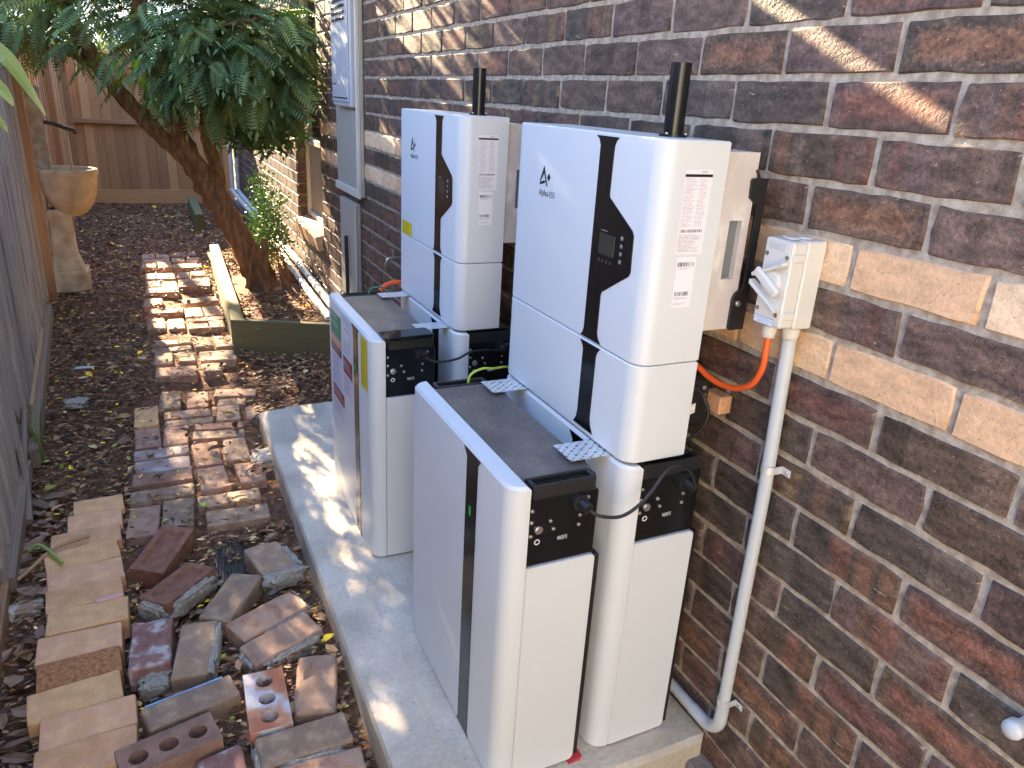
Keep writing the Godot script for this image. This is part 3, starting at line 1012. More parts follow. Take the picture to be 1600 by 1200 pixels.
func inverter(label: String, at: Vector3, group: String) -> Node3D:
	var t := thing("inverter", label, "inverter", at, group)
	var W := 0.567
	for s in 2:
		var mb := MB.new()
		var lo := 0.9455 if s == 1 else 0.742
		var hi := 1.35 if s == 1 else 0.9435
		mb.extrude(fillet_plan(0.142, W, 0.034), Vector3.ZERO, Vector3(1, 0, 0), Vector3(0, 0, -1), lo, hi, 0.0025, 0.0025)
		part("upper_cover" if s == 1 else "lower_cover", mb, M.white, t)
	# outlines of the inlay are (z, y) relative to the near side
	var up := []
	for q in [[.088, 1.3435], [.167, 1.3435], [.159, 1.337], [.154, 1.327], [.153, 1.24], [.156, 1.235], [.240, 1.187], [.246, 1.178], [.248, 1.112], [.243, 1.104], [.158, 1.054], [.156, 1.048], [.157, .97], [.161, .96], [.173, .949], [.094, .949], [.102, .957], [.105, .968], [.105, 1.326], [.099, 1.337]]:
		up.append([q[0] - 0.302, q[1]])
	zy(up, -0.0002, "inlay", M.inlay, t)
	var dn := []
	for q in [[.095, .94], [.174, .94], [.165, .93], [.161, .92], [.161, .785], [.165, .77], [.176, .753], [.097, .753], [.107, .768], [.11, .785], [.11, .92], [.106, .93]]:
		dn.append([q[0] - 0.302, q[1]])
	zy(dn, -0.0002, "inlay", M.inlay, t)
	# little display with its keys
	zy([[-0.169, 1.127], [-0.115, 1.127], [-0.115, 1.167], [-0.169, 1.167]], -0.0014, "display", M.lcd, t, 0.0006)
	zy([[-0.166, 1.172], [-0.142, 1.172], [-0.142, 1.1735], [-0.166, 1.1735]], -0.0014, "display_mark", M.print_grey, t, 0.0003)
	for i in 4:
		var o := disc("key", Vector3(-0.0014, 1.168 - i * 0.0145, -0.092), 0.0042, 0.0008, M.print_grey, t, Vector3(-1, 0, 0))
	for i in 4:
		zy([[-0.167 + i * 0.0135, 1.112], [-0.162 + i * 0.0135, 1.112], [-0.163 + i * 0.0135, 1.118], [-0.166 + i * 0.0135, 1.118]], -0.0014, "indicator", M.print_dim, t, 0.0003)
	# emblem and lettering
	var lg := Node3D.new()
	lg.name = "emblem"
	t.add_child(lg)
	var k := -0.302
	zy([[-0.117 + k, 1.268], [-0.111 + k, 1.254], [-0.097 + k, 1.224], [-0.104 + k, 1.227], [-0.1155 + k, 1.252]], -0.0002, "stroke", M.print_black, lg, 0.0004)
	zy([[-0.117 + k, 1.268], [-0.1155 + k, 1.252], [-0.1285 + k, 1.236], [-0.128 + k, 1.231], [-0.133 + k, 1.226], [-0.133 + k, 1.236]], -0.0002, "stroke", M.print_black, lg, 0.0004)
	zy([[-0.133 + k, 1.226], [-0.128 + k, 1.2315], [-0.119 + k, 1.2355], [-0.108 + k, 1.236], [-0.112 + k, 1.2305]], -0.0002, "stroke", M.print_black, lg, 0.0004)
	zy([[-0.102 + k, 1.244], [-0.0935 + k, 1.2535], [-0.086 + k, 1.2455], [-0.0935 + k, 1.236]], -0.0002, "stroke", M.print_black, lg, 0.0004)
	letters("Alpha-ESS", 0.0165, Transform3D(FRONT_TURN, Vector3(-0.0004, 1.2095, -0.098 + k)), M.print_grey2, lg)
	# rating label and the two bar-code strips on the near side
	var lb := MB.new()
	lb.quad(Vector3(0.052, 1.155, 0.0006), Vector3(0.111, 1.155, 0.0006), Vector3(0.111, 1.302, 0.0006), Vector3(0.052, 1.302, 0.0006))
	part("rating_label", lb, M.label_big, t)
	var lb2 := MB.new()
	lb2.quad(Vector3(0.058, 1.056, 0.0007), Vector3(0.101, 1.056, 0.0007), Vector3(0.101, 1.15, 0.0007), Vector3(0.058, 1.15, 0.0007))
	part("barcode_label", lb2, M.label_small, t)
	# black stub aerial on the top
	var an := MB.new()
	an.tube(PackedVector3Array([Vector3(0.09, 1.3505, -0.1), Vector3(0.09, 1.474, -0.1)]), PackedFloat32Array([0.0185]), 20)
	an.tube(PackedVector3Array([Vector3(0.09, 1.35, -0.1), Vector3(0.09, 1.3545, -0.1)]), PackedFloat32Array([0.026]), 20)
	part("aerial", an, M.black_gloss, t)
	for q in [[0.07, -0.092], [0.109, -0.088]]:
		disc("screw", Vector3(q[0], 1.3545, q[1]), 0.003, 0.003, M.steel, t, Vector3(0, 1, 0))
	# brushed steel chassis with a hand slot, and the black wall bracket behind it
	var out := PackedVector2Array([Vector2(0.1425, 1.0), Vector2(0.228, 1.0), Vector2(0.228, 1.332), Vector2(0.1425, 1.332)])
	var ch := MB.new()
	var zc := -0.017
	# near face built round the slot
	for q in [[0.1425, 1.0, 0.228, 1.1], [0.1425, 1.21, 0.228, 1.332], [0.1425, 1.1, 0.181, 1.21], [0.2105, 1.1, 0.228, 1.21]]:
		ch.quad(Vector3(q[0], q[1], zc), Vector3(q[2], q[1], zc), Vector3(q[2], q[3], zc), Vector3(q[0], q[3], zc))
	ch.quad(Vector3(0.181, 1.1, zc), Vector3(0.181, 1.1, zc - 0.012), Vector3(0.181, 1.21, zc - 0.012), Vector3(0.181, 1.21, zc))
	ch.quad(Vector3(0.2105, 1.1, zc - 0.012), Vector3(0.2105, 1.1, zc), Vector3(0.2105, 1.21, zc), Vector3(0.2105, 1.21, zc - 0.012))
	ch.quad(Vector3(0.181, 1.1, zc), Vector3(0.2105, 1.1, zc), Vector3(0.2105, 1.1, zc - 0.012), Vector3(0.181, 1.1, zc - 0.012))
	ch.quad(Vector3(0.181, 1.21, zc - 0.012), Vector3(0.2105, 1.21, zc - 0.012), Vector3(0.2105, 1.21, zc), Vector3(0.181, 1.21, zc))
	ch.quad(Vector3(0.1425, 1.332, zc), Vector3(0.228, 1.332, zc), Vector3(0.228, 1.332, -W + 0.03), Vector3(0.1425, 1.332, -W + 0.03))
	ch.quad(Vector3(0.228, 1.0, zc), Vector3(0.1425, 1.0, zc), Vector3(0.1425, 1.0, -W + 0.03), Vector3(0.228, 1.0, -W + 0.03))
	ch.quad(Vector3(0.228, 1.0, zc), Vector3(0.228, 1.0, -W + 0.03), Vector3(0.228, 1.332, -W + 0.03), Vector3(0.228, 1.332, zc))
	ch.quad(Vector3(0.1425, 1.0, -W + 0.03), Vector3(0.228, 1.0, -W + 0.03), Vector3(0.228, 1.332, -W + 0.03), Vector3(0.1425, 1.332, -W + 0.03))
	part("chassis", ch, M.brushed, t)
	boxp("chassis_core", Vector3(0.146, 1.01, -W + 0.04), Vector3(0.224, 1.32, zc - 0.0125), 0.0, M.slot_grey, t)
	xy([[0.214, 1.283], [0.217, 1.287], [0.252, 1.287], [0.252, 0.998], [0.218, 0.998], [0.214, 1.002], [0.214, 1.062], [0.219, 1.072], [0.235, 1.082], [0.235, 1.238], [0.216, 1.252]], -0.0165, "wall_bracket", M.black, t, 0.006)
	boxp("bracket_flange", Vector3(0.236, 0.99, -W + 0.02), Vector3(0.281, 1.29, -0.075), 0.0, M.black, t)
	disc("screw", Vector3(0.226, 1.052, -0.0105), 0.006, 0.005, M.steel, t)
	tubep("bracket_tab", PackedVector3Array([Vector3(0.232, 1.284, -0.012), Vector3(0.222, 1.302, -0.012)]), 0.0025, M.black, t, 6)
	return t

func sheet(called: String, a: Vector3, b: Vector3, c: Vector3, d: Vector3, m: Material, parent: Node) -> MeshInstance3D:
	var mb := MB.new()
	mb.quad(a, b, c, d)
	return part(called, mb, m, parent)

func strap(label: String, z: float, x0: float, y: float, w := 0.075) -> void:
	# perforated steel plate, holes as real openings between bars
	var t := MB.new()
	var L := 0.135
	var nx := 6
	var nz := 4
	var hs := 0.0028
	for i in nx:
		for j in nz:
			var cx := x0 + (i + 0.5) * L / nx
			var cz := z + ((j + 0.5) / nz - 0.5) * w
			var hx := L / nx * 0.5
			var hz := w / nz * 0.5
			var ring := PackedVector3Array()
			var sq := PackedVector3Array()
			for k in 8:
				var a := TAU * (k + 0.5) / 8.0
				ring.append(Vector3(cx + cos(a) * hs, y, cz - sin(a) * hs))
				var u := cos(a); var w2 := sin(a)
				var s := maxf(absf(u), absf(w2))
				sq.append(Vector3(cx + u / s * hx, y, cz - w2 / s * hz))
			for k in 8:
				var k2 := (k + 1) % 8
				if k % 2 == 0 :
					t.quad(ring[k], sq[k], sq[k2], ring[k2])
				else:
					t.quad(ring[k], sq[k], sq[k2], ring[k2])
				t.quad(ring[k], ring[k2], ring[k2] - Vector3(0, 0.0015, 0), ring[k] - Vector3(0, 0.0015, 0))
			# square corners left by the eight-sided pattern
			for sx in [-1.0, 1.0]:
				for sz in [-1.0, 1.0]:
					var kx := Vector3(cx + sx * hx, y, cz + sz * hz)
					var p1 := Vector3(cx + sx * hx, y, cz + sz * hz * 0.4142)
					var p2 := Vector3(cx + sx * hx * 0.4142, y, cz + sz * hz)
					t.tri(kx, p1, p2)
	t.box(Vector3(x0, y - 0.0016, z - w / 2), Vector3(x0 + L, y - 0.0001, z - w / 2 + 0.0015), 0.0)
	t.box(Vector3(x0, y - 0.0016, z + w / 2 - 0.0015), Vector3(x0 + L, y - 0.0001, z + w / 2), 0.0)
	t.box(Vector3(x0, y - 0.0016, z - w / 2 + 0.0016), Vector3(x0 + 0.0015, y - 0.0001, z + w / 2 - 0.0016), 0.0)
	for i in t.n.size():
		if absf(t.n[i].y) > 0.9: t.n[i] = Vector3(0, 1, 0)
	solo("perforated_strap", t, M.galv, label, "bracket", "perforated straps between the batteries")

func build_units() -> void:
	var zn := [0.307, -0.605]
	battery("white battery in front of the nearer inverter, its side bare of stickers", Vector3(-0.537, 0, zn[0]), "battery modules")
	battery("white battery between the wall and the sticker-free front battery, under an inverter", Vector3(-0.288, 0, zn[0]), "battery modules")
	var b2 := battery("white battery with warning stickers and a yellow strip on its front", Vector3(-0.547, 0, zn[1]), "battery modules")
	battery("white battery behind the stickered battery, under the inverter with a yellow sticker", Vector3(-0.288, 0, zn[1]), "battery modules")
	inverter("white wall inverter beside the isolator switch, no yellow sticker on its front", Vector3(-0.288, 0, 0.302), "inverters")
	var i2 := inverter("white wall inverter with a small yellow sticker, nearer the water heater", Vector3(-0.288, 0, -0.610), "inverters")
	var q := MB.new()
	# stickers on the second stack (z, y relative to its near side)
	var st := func(z0: float, z1: float, y0: float, y1: float, m: Material, called: String, par: Node) -> void:
		sheet(called, Vector3(-0.0008, y0, z0), Vector3(-0.0008, y0, z1), Vector3(-0.0008, y1, z1), Vector3(-0.0008, y1, z0), m, par)
	st.call(-0.520, -0.372, 0.555, 0.712, M.st_green, "photo_sticker", b2)
	st.call(-0.345, -0.228, 0.585, 0.722, M.st_white, "diagram_sticker", b2)
	st.call(-0.513, -0.372, 0.435, 0.554, M.st_warn2, "warning_sticker", b2)
	st.call(-0.345, -0.228, 0.445, 0.584, M.st_warn, "warning_sticker", b2)
	st.call(-0.508, -0.345, 0.322, 0.432, M.st_warn, "warning_sticker", b2)
	st.call(-0.116, -0.040, 0.562, 0.722, M.st_yellow, "yellow_sticker", b2)
	st.call(-0.525, -0.42, 0.948, 0.992, M.st_yellow, "yellow_sticker", i2)
	# straps that tie front and rear batteries together
	strap("perforated steel strap beside the hand pocket of the sticker-free front battery", 0.205, -0.375, 0.7385)
	strap("perforated steel strap by the green and yellow wire, under the nearer inverter", -0.175, -0.375, 0.7385)
	strap("perforated steel strap beside the phone on the stickered battery", -0.70, -0.385, 0.7385, 0.06)
	strap("perforated steel strap by the orange lead on the stickered battery", -1.09, -0.385, 0.7385, 0.06)
	# phone lying on the end of the stickered battery
	var ph := thing("phone", "black glossy phone lying flat on the stickered battery", "phone", Vector3(-0.435, 0.7365, -0.628))
	ph.rotation.y = 0.06
	var pm := MB.new()
	var pp := PackedVector2Array()
	for c in 4:
		for i in 5:
			var a := PI / 2 * c + PI / 2 * i / 4.0
			var cx := (0.066 if (c == 0 or c == 3) else -0.066)
			var cy := (0.027 if c < 2 else -0.027)
			pp.append(Vector2(cx + 0.009 * cos(a), cy + 0.009 * sin(a)))
	pm.extrude(pp, Vector3.ZERO, Vector3(1, 0, 0), Vector3(0, 0, -1), 0.0, 0.0085, 0.0012, 0.0012)
	part("case", pm, M.black_gloss, ph)
	var ps := MB.new()
	ps.extrude(MB.inset(pp, 0.003), Vector3.ZERO, Vector3(1, 0, 0), Vector3(0, 0, -1), 0.0083, 0.0089, 0.0)
	part("screen", ps, M.screen, ph)
	# data leads between each pair of batteries
	solo("data_cable", tubemb(spline(PackedVector3Array([Vector3(-0.381, 0.68, 0.335), Vector3(-0.36, 0.668, 0.345), Vector3(-0.315, 0.664, 0.352), Vector3(-0.265, 0.69, 0.35), Vector3(-0.215, 0.738, 0.342), Vector3(-0.17, 0.735, 0.339), Vector3(-0.145, 0.712, 0.338), Vector3(-0.132, 0.68, 0.335)])), 0.0036), M.rubber, "black cable looping between the two nearer batteries", "cable")
	solo("data_cable", tubemb(spline(PackedVector3Array([Vector3(-0.391, 0.68, -0.577), Vector3(-0.36, 0.668, -0.568), Vector3(-0.3, 0.672, -0.565), Vector3(-0.24, 0.69, -0.57), Vector3(-0.132, 0.68, -0.577)])), 0.0036), M.rubber, "black cable running from the stickered battery to the one behind", "cable")
	# earth wires and orange lead
	solo("earth_wire", tubemb(spline(PackedVector3Array([Vector3(-0.40, 0.722, -0.235), Vector3(-0.395, 0.752, -0.232), Vector3(-0.36, 0.762, -0.24), Vector3(-0.32, 0.752, -0.258), Vector3(-0.26, 0.735, -0.30), Vector3(-0.2, 0.70, -0.33)])), 0.003), M.earth, "green and yellow wire arching over the sticker-free battery's top", "wire")
	solo("earth_wire", tubemb(spline(PackedVector3Array([Vector3(-0.41, 0.724, -1.145), Vector3(-0.40, 0.748, -1.145), Vector3(-0.37, 0.752, -1.15), Vector3(-0.31, 0.73, -1.19), Vector3(-0.27, 0.70, -1.21)])), 0.003), M.earth2, "dark green wire at the back corner of the stickered battery", "wire")
	solo("orange_lead", tubemb(spline(PackedVector3Array([Vector3(-0.36, 0.735, -1.165), Vector3(-0.34, 0.752, -1.17), Vector3(-0.29, 0.758, -1.185), Vector3(-0.22, 0.73, -1.21), Vector3(-0.12, 0.68, -1.22)])), 0.008), M.orange, "orange cable end showing behind the stickered battery's top", "cable")

func tubemb(pts: PackedVector3Array, r: float, seg := 10) -> MB:
	var mb := MB.new()
	mb.tube(pts, PackedFloat32Array([r]), seg)
	return mb

# ---------------------------------------------------------------- fittings on the wall
func build_wall_fittings() -> void:
	# isolator: stepped grey box, raised lid with a rotary handle between two ridges
	var t := thing("isolator_switch", "pale grey isolator switch box on a cream brick band", "switch", Vector3(0, 1.035, 0.352))
	var bw := 0.072
	boxp("body", Vector3(-0.045, 0.0, 0.0), Vector3(-0.001, 0.16, bw), 0.003, M.grey_abs, t)
	boxp("lid", Vector3(-0.078, 0.004, 0.002), Vector3(-0.0452, 0.159, bw - 0.002), 0.003, M.grey_abs, t)
	boxp("face_plate", Vector3(-0.0795, 0.016, 0.006), Vector3(-0.0782, 0.155, bw - 0.008), 0.0004, M.grey_face, t)
	# ridges of the handle guard: a V opening towards the front edge
	var rg := MB.new()
	rg.extrude(PackedVector2Array([Vector2(-0.004, 0.086), Vector2(0.066, 0.118), Vector2(0.066, 0.124), Vector2(-0.006, 0.093)]), Vector3(-0.0795, 0, 0), Vector3(0, 0, 1), Vector3(0, 1, 0), 0.0, 0.014, 0.0015)
	rg.extrude(PackedVector2Array([Vector2(-0.006, 0.072), Vector2(0.064, 0.034), Vector2(0.066, 0.040), Vector2(-0.006, 0.08)]), Vector3(-0.0795, 0, 0), Vector3(0, 0, 1), Vector3(0, 1, 0), 0.0, 0.016, 0.0015)
	part("guard_ridge", rg, M.grey_abs, t)
	var hb := MB.new()
	hb.lathe(Vector3(-0.0795, 0.083, 0.036), Vector3(0, 0, 1), Vector3(0, 1, 0), PackedVector2Array([Vector2(0.021, 0), Vector2(0.021, 0.006), Vector2(0.019, 0.0075), Vector2(0.0001, 0.0078)]), 24)
	part("dial", hb, M.grey_face, t)
	var hd := MB.new()
	hd.box(Vector3(-0.011, -0.009, -0.037), Vector3(0.0, 0.009, 0.032), 0.004, Transform3D(Basis(Vector3.RIGHT, 0.52), Vector3(-0.0865, 0.082, 0.036)))
	part("handle", hd, M.grey_face, t)
	for q in [[0.012, 0.131], [0.06, 0.131], [0.012, 0.03], [0.058, 0.027]]:
		disc("lid_screw", Vector3(-0.079, q[1], q[0]), 0.0042, 0.002, M.screw_dark, t, Vector3(-1, 0, 0))
	for y in [0.124, 0.02]:
		boxp("lid_lug", Vector3(-0.077, y, bw - 0.0019), Vector3(-0.05, y + 0.014, bw + 0.002), 0.0015, M.grey_abs, t)
	sheet("top_marking", Vector3(-0.0799, 0.139, 0.012), Vector3(-0.0799, 0.139, 0.052), Vector3(-0.0799, 0.153, 0.052), Vector3(-0.0799, 0.153, 0.012), M.iso_mark, t)
	sheet("blue_label", Vector3(-0.0799, 0.003, 0.008), Vector3(-0.0799, 0.003, 0.055), Vector3(-0.0799, 0.018, 0.055), Vector3(-0.0799, 0.018, 0.008), M.iso_label, t)
	for x in [-0.05, -0.02]:
		disc("blanking_plug", Vector3(x, 0.16, 0.036), 0.014, 0.003, M.grey_abs, t, Vector3(0, 1, 0))
	for q in [[-0.052, 0.024, 0.013], [-0.022, 0.047, 0.0155]]:
		var g := MB.new()
		g.lathe(Vector3(q[0], 0.0, q[1]), Vector3(1, 0, 0), Vector3(0, 0, 1), PackedVector2Array([Vector2(q[2] + 0.001, -0.002), Vector2(q[2], 0.018), Vector2(q[2] - 0.0015, 0.02), Vector2(q[2] - 0.0015, 0.026), Vector2(0.006, 0.027)]), 20)
		part("gland", g, M.grey_abs, t)
	# orange lead
	solo("orange_cable", tubemb(spline(PackedVector3Array([Vector3(-0.052, 1.02, 0.376), Vector3(-0.052, 0.985, 0.377), Vector3(-0.05, 0.945, 0.374), Vector3(-0.046, 0.905, 0.352), Vector3(-0.046, 0.882, 0.315), Vector3(-0.05, 0.875, 0.275), Vector3(-0.058, 0.882, 0.235), Vector3(-0.065, 0.895, 0.2), Vector3(-0.07, 0.87, 0.17)]), 10), 0.0062, 14), M.orange, "bright orange cable curving from the isolator switch behind the inverter", "cable")
	# conduit with its bend and saddles
	var c := thing("conduit", "grey plastic conduit running down the wall below the isolator switch", "conduit")
	var cx := -0.022
	part("pipe", tubemb(PackedVector3Array([Vector3(cx, 1.03, 0.399), Vector3(cx, 0.7, 0.412), Vector3(cx, 0.12, 0.418)]), 0.0132, 18), M.conduit, c)
	var bend := PackedVector3Array()
	for i in 9:
		var a := PI / 2 * i / 8.0
		bend.append(Vector3(cx, 0.058 - 0.05 * sin(a) + 0.05, 0.418 - 0.05 + 0.05 * cos(a)))
	var bp := PackedVector3Array([Vector3(cx, 0.145, 0.418)])
	bp.append_array(bend)
	bp.append(Vector3(cx, 0.058, 0.33))
	part("bend", tubemb(bp, 0.0148, 18), M.conduit, c)
	part("pipe", tubemb(PackedVector3Array([Vector3(cx, 0.058, 0.345), Vector3(cx, 0.056, -0.4)]), 0.0132, 16), M.conduit, c)
	for y in [0.745, 0.16]:
		var s := MB.new()
		var zc: float = 0.4115 if y > 0.5 else 0.4175
		var ring := PackedVector2Array()
		for i in 13:
			var a := PI * i / 12.0
			ring.append(Vector2(zc + cos(a) * 0.0150, 0.022 + sin(a) * 0.0150))
		for i in 13:
			var a := PI - PI * i / 12.0
			ring.append(Vector2(zc + cos(a) * 0.0138, 0.022 + sin(a) * 0.0138))
		s.extrude(ring, Vector3(0, y, 0), Vector3(0, 0, 1), Vector3(-1, 0, 0), -0.008, 0.008)
		s.box(Vector3(-0.0235, y - 0.008, zc + 0.0138), Vector3(-0.0005, y + 0.008, zc + 0.0152), 0.0)
		s.box(Vector3(-0.0022, y - 0.008, zc + 0.0153), Vector3(-0.0005, y + 0.008, zc + 0.037), 0.0008)
		var so := part("saddle", s, M.galv, c)
		var scr := disc("screw", Vector3(-0.0022, y, zc + 0.027), 0.0042, 0.0028, M.steel, so, Vector3(-1, 0, 0))
	# timber packer and junction gear behind the covers
	solo("timber_block", boxmb(Vector3(-0.034, 0.798, 0.205), Vector3(-0.001, 0.838, 0.262), 0.003), M.packer, "small light timber block on the wall behind the nearer inverter", "block")
	var jb := thing("junction_box", "black junction box with leads behind the nearer inverter's lower cover", "box", Vector3(-0.06, 0.76, 0.15))
	boxp("housing", Vector3(-0.06, 0.0, -0.1), Vector3(0.03, 0.115, 0.075), 0.008, M.black, jb)
	disc("screw", Vector3(0.01, 0.09, 0.075), 0.005, 0.003, M.steel, jb)
	disc("screw", Vector3(0.012, 0.072, 0.075), 0.005, 0.003, M.steel, jb)
	part("lead", tubemb(spline(PackedVector3Array([Vector3(-0.02, 0.1, 0.07), Vector3(-0.01, 0.08, 0.1), Vector3(0.0, 0.04, 0.11), Vector3(-0.01, 0.0, 0.1), Vector3(-0.03, -0.03, 0.08)])), 0.004), M.rubber, jb)
	sheet("tag", Vector3(-0.03, 0.03, 0.0765), Vector3(-0.008, 0.035, 0.0765), Vector3(-0.008, 0.057, 0.0765), Vector3(-0.03, 0.052, 0.0765), M.label_small, jb)
	# pipe stub at the wall near the frame's edge
	var pc := thing("wall_outlet", "grey plastic capped outlet sticking out of the dark bricks", "outlet", Vector3(0, 0.597, 0.953))
	var pm := MB.new()
	pm.lathe(Vector3.ZERO, Vector3(0, 0, 1), Vector3(0, 1, 0), PackedVector2Array([Vector2(0.009, 0.0), Vector2(0.009, 0.026), Vector2(0.0145, 0.028), Vector2(0.0145, 0.04), Vector2(0.013, 0.044), Vector2(0.006, 0.047), Vector2(0.0001, 0.0475)]), 24)
	part("cap", pm, M.conduit, pc)
	# gas water heater on its recess board, and the pipe cover below it
	var wh := thing("water_heater", "white wall water heater with a louvred vent, hung beside the window", "water heater", Vector3(0, 0, -2.72))
	boxp("backboard", Vector3(-0.02, 0.85, -0.56), Vector3(-0.001, 2.3, 0.0), 0.003, M.cream_steel, wh)
	boxp("rail", Vector3(-0.035, 0.842, -0.565), Vector3(-0.0205, 0.885, -0.002), 0.003, M.frame, wh)
	boxp("rail", Vector3(-0.04, 0.886, -0.028), Vector3(-0.0205, 2.3, -0.002), 0.003, M.frame, wh)
	boxp("casing", Vector3(-0.06, 1.31, -0.45), Vector3(-0.0205, 1.92, -0.045), 0.008, M.heater, wh)
	boxp("front_cover", Vector3(-0.066, 1.335, -0.435), Vector3(-0.0605, 1.90, -0.06), 0.004, M.heater, wh)
	for i in 4: boxp("louvre", Vector3(-0.070, 1.735 + i * 0.03, -0.40), Vector3(-0.0665, 1.75 + i * 0.03, -0.12), 0.002, M.black_soft, wh)
	sheet("red_label", Vector3(-0.0666, 1.405, -0.42), Vector3(-0.0666, 1.405, -0.34), Vector3(-0.0666, 1.43, -0.34), Vector3(-0.0666, 1.43, -0.42), M.st_warn, wh)
	boxp("lower_grille", Vector3(-0.0672, 1.352, -0.42), Vector3(-0.0662, 1.358, -0.09), 0.0, M.black_soft, wh)
	var pv := thing("pipe_cover", "tall grey pipe cover panel under the wall water heater", "panel", Vector3(0, 0, -2.80))
	boxp("panel", Vector3(-0.03, 0.22, -0.40), Vector3(-0.001, 0.80, -0.02), 0.004, M.cover_grey, pv)
	boxp("edge_rail", Vector3(-0.036, 0.22, -0.022), Vector3(-0.0305, 0.80, -0.008), 0.002, M.frame, pv)
	part("pipe", tubemb(PackedVector3Array([Vector3(-0.05, 0.60, -0.18), Vector3(-0.05, 0.0, -0.16)]), 0.011, 12), M.black_soft, pv)
	# garden tap on the wall
	# tap
	var tp := thing("wall_tap", "small chrome tap on the dark wall beside the yellow-stickered inverter", "tap", Vector3(0, 0.66, -2.05))
	part("spout", tubemb(spline(PackedVector3Array([Vector3(0, 0, 0), Vector3(-0.05, 0, 0), Vector3(-0.075, -0.008, 0), Vector3(-0.082, -0.035, 0)])), 0.006, 10), M.steel, tp)
	part("handle", tubemb(PackedVector3Array([Vector3(-0.045, 0.035, -0.03), Vector3(-0.045, 0.035, 0.03)]), 0.0035, 8), M.steel, tp)
	part("stem", tubemb(PackedVector3Array([Vector3(-0.045, 0.0, 0.0), Vector3(-0.045, 0.035, 0.0)]), 0.005, 8), M.steel, tp)
	# white waste pipes lying along the foot of the wall
	for i in 2:
		var d := 0.0 if i == 0 else 0.065
		solo("waste_pipe", tubemb(spline(PackedVector3Array([Vector3(-0.05 - d, 1.0, -8.6), Vector3(-0.05 - d, 0.22, -8.6), Vector3(-0.06 - d, 0.16, -8.5), Vector3(-0.05 - d, 0.13, -6.5), Vector3(-0.045 - d, 0.085 - i * 0.02, -4.6), Vector3(-0.05 - d, 0.05 - i * 0.02, -3.2)]), 6), 0.026, 14), M.white_pipe, "white pipe along the foot of the wall, " + ("hard against the bricks" if i == 0 else "on the yard side of the pair"), "pipe")

func boxmb(mn: Vector3, mx: Vector3, b: float) -> MB:
	var mb := MB.new()
	mb.box(mn, mx, b)
	return mb

# ---------------------------------------------------------------- ground, slab, path
func soil_y(x: float, z: float) -> float:
	return -0.118 + 0.018 * sin(x * 5.1 + z * 1.7) * cos(z * 2.3 - x) + 0.010 * sin(z * 7.0 + x * 3.0)

func build_ground() -> void:
	var g := MB.new()
	var nx := 46
	var nz := 250
	var xa := -2.3; var xb := 0.0
	var za := -9.9; var zb := 2.6
	var f := FastNoiseLite.new()
	f.frequency = 6.0; f.seed = 4; f.fractal_octaves = 3
	var base := 0
	for i in nz + 1:
		for j in nx + 1:
			var x := lerpf(xa, xb, float(j) / nx)
			var z := lerpf(za, zb, float(i) / nz)
			var y := soil_y(x, z) + f.get_noise_2d(x, z) * 0.014
			if i == 0 or j == 0 or i == nz or j == nx: y = -0.13
			g.vert(Vector3(x, y, z), Vector3.UP, Vector2(x, z))
	for i in nz:
		for j in nx:
			var a := i * (nx + 1) + j
			var b := a + nx + 1
			g.ix.append(a); g.ix.append(a + 1); g.ix.append(b + 1)
			g.ix.append(a); g.ix.append(b + 1); g.ix.append(b)
	for i in nz + 1:
		for j in nx + 1:
			var k := i * (nx + 1) + j
			var l := g.v[i * (nx + 1) + maxi(j - 1, 0)]
			var r := g.v[i * (nx + 1) + mini(j + 1, nx)]
			var u := g.v[maxi(i - 1, 0) * (nx + 1) + j]
			var d := g.v[mini(i + 1, nz) * (nx + 1) + j]
			g.n[k] = (d - u).cross(r - l).normalized()
	# the same sheet carries on to the horizon
	var R := 90.0
	var yb := -0.13
	g.quad(Vector3(-R, yb, zb), Vector3(-R, yb, R), Vector3(R, yb, R), Vector3(R, yb, zb))
	g.quad(Vector3(-R, yb, -R), Vector3(-R, yb, za), Vector3(R, yb, za), Vector3(R, yb, -R))
	g.quad(Vector3(-R, yb, za), Vector3(-R, yb, zb), Vector3(xa, yb, zb), Vector3(xa, yb, za))
	g.quad(Vector3(xb, yb, za), Vector3(xb, yb, zb), Vector3(R, yb, zb), Vector3(R, yb, za))
	setting("ground", g, M.soil)
	# concrete slab: level bed with a trowelled margin that falls towards the yard
	var s := MB.new()
	var prof := PackedVector2Array([Vector2(-0.72, -0.2), Vector2(-0.004, -0.2), Vector2(-0.004, 0.003), Vector2(-0.592, 0.003), Vector2(-0.602, -0.004), Vector2(-0.70, -0.009), Vector2(-0.713, -0.014), Vector2(-0.719, -0.026)])
	s.extrude(prof, Vector3(0, 0, 0.372), Vector3.RIGHT, Vector3.UP, -2.315, 0.0, 0.012, 0.006, 0.9)
	setting("concrete_slab", s, M.concrete)

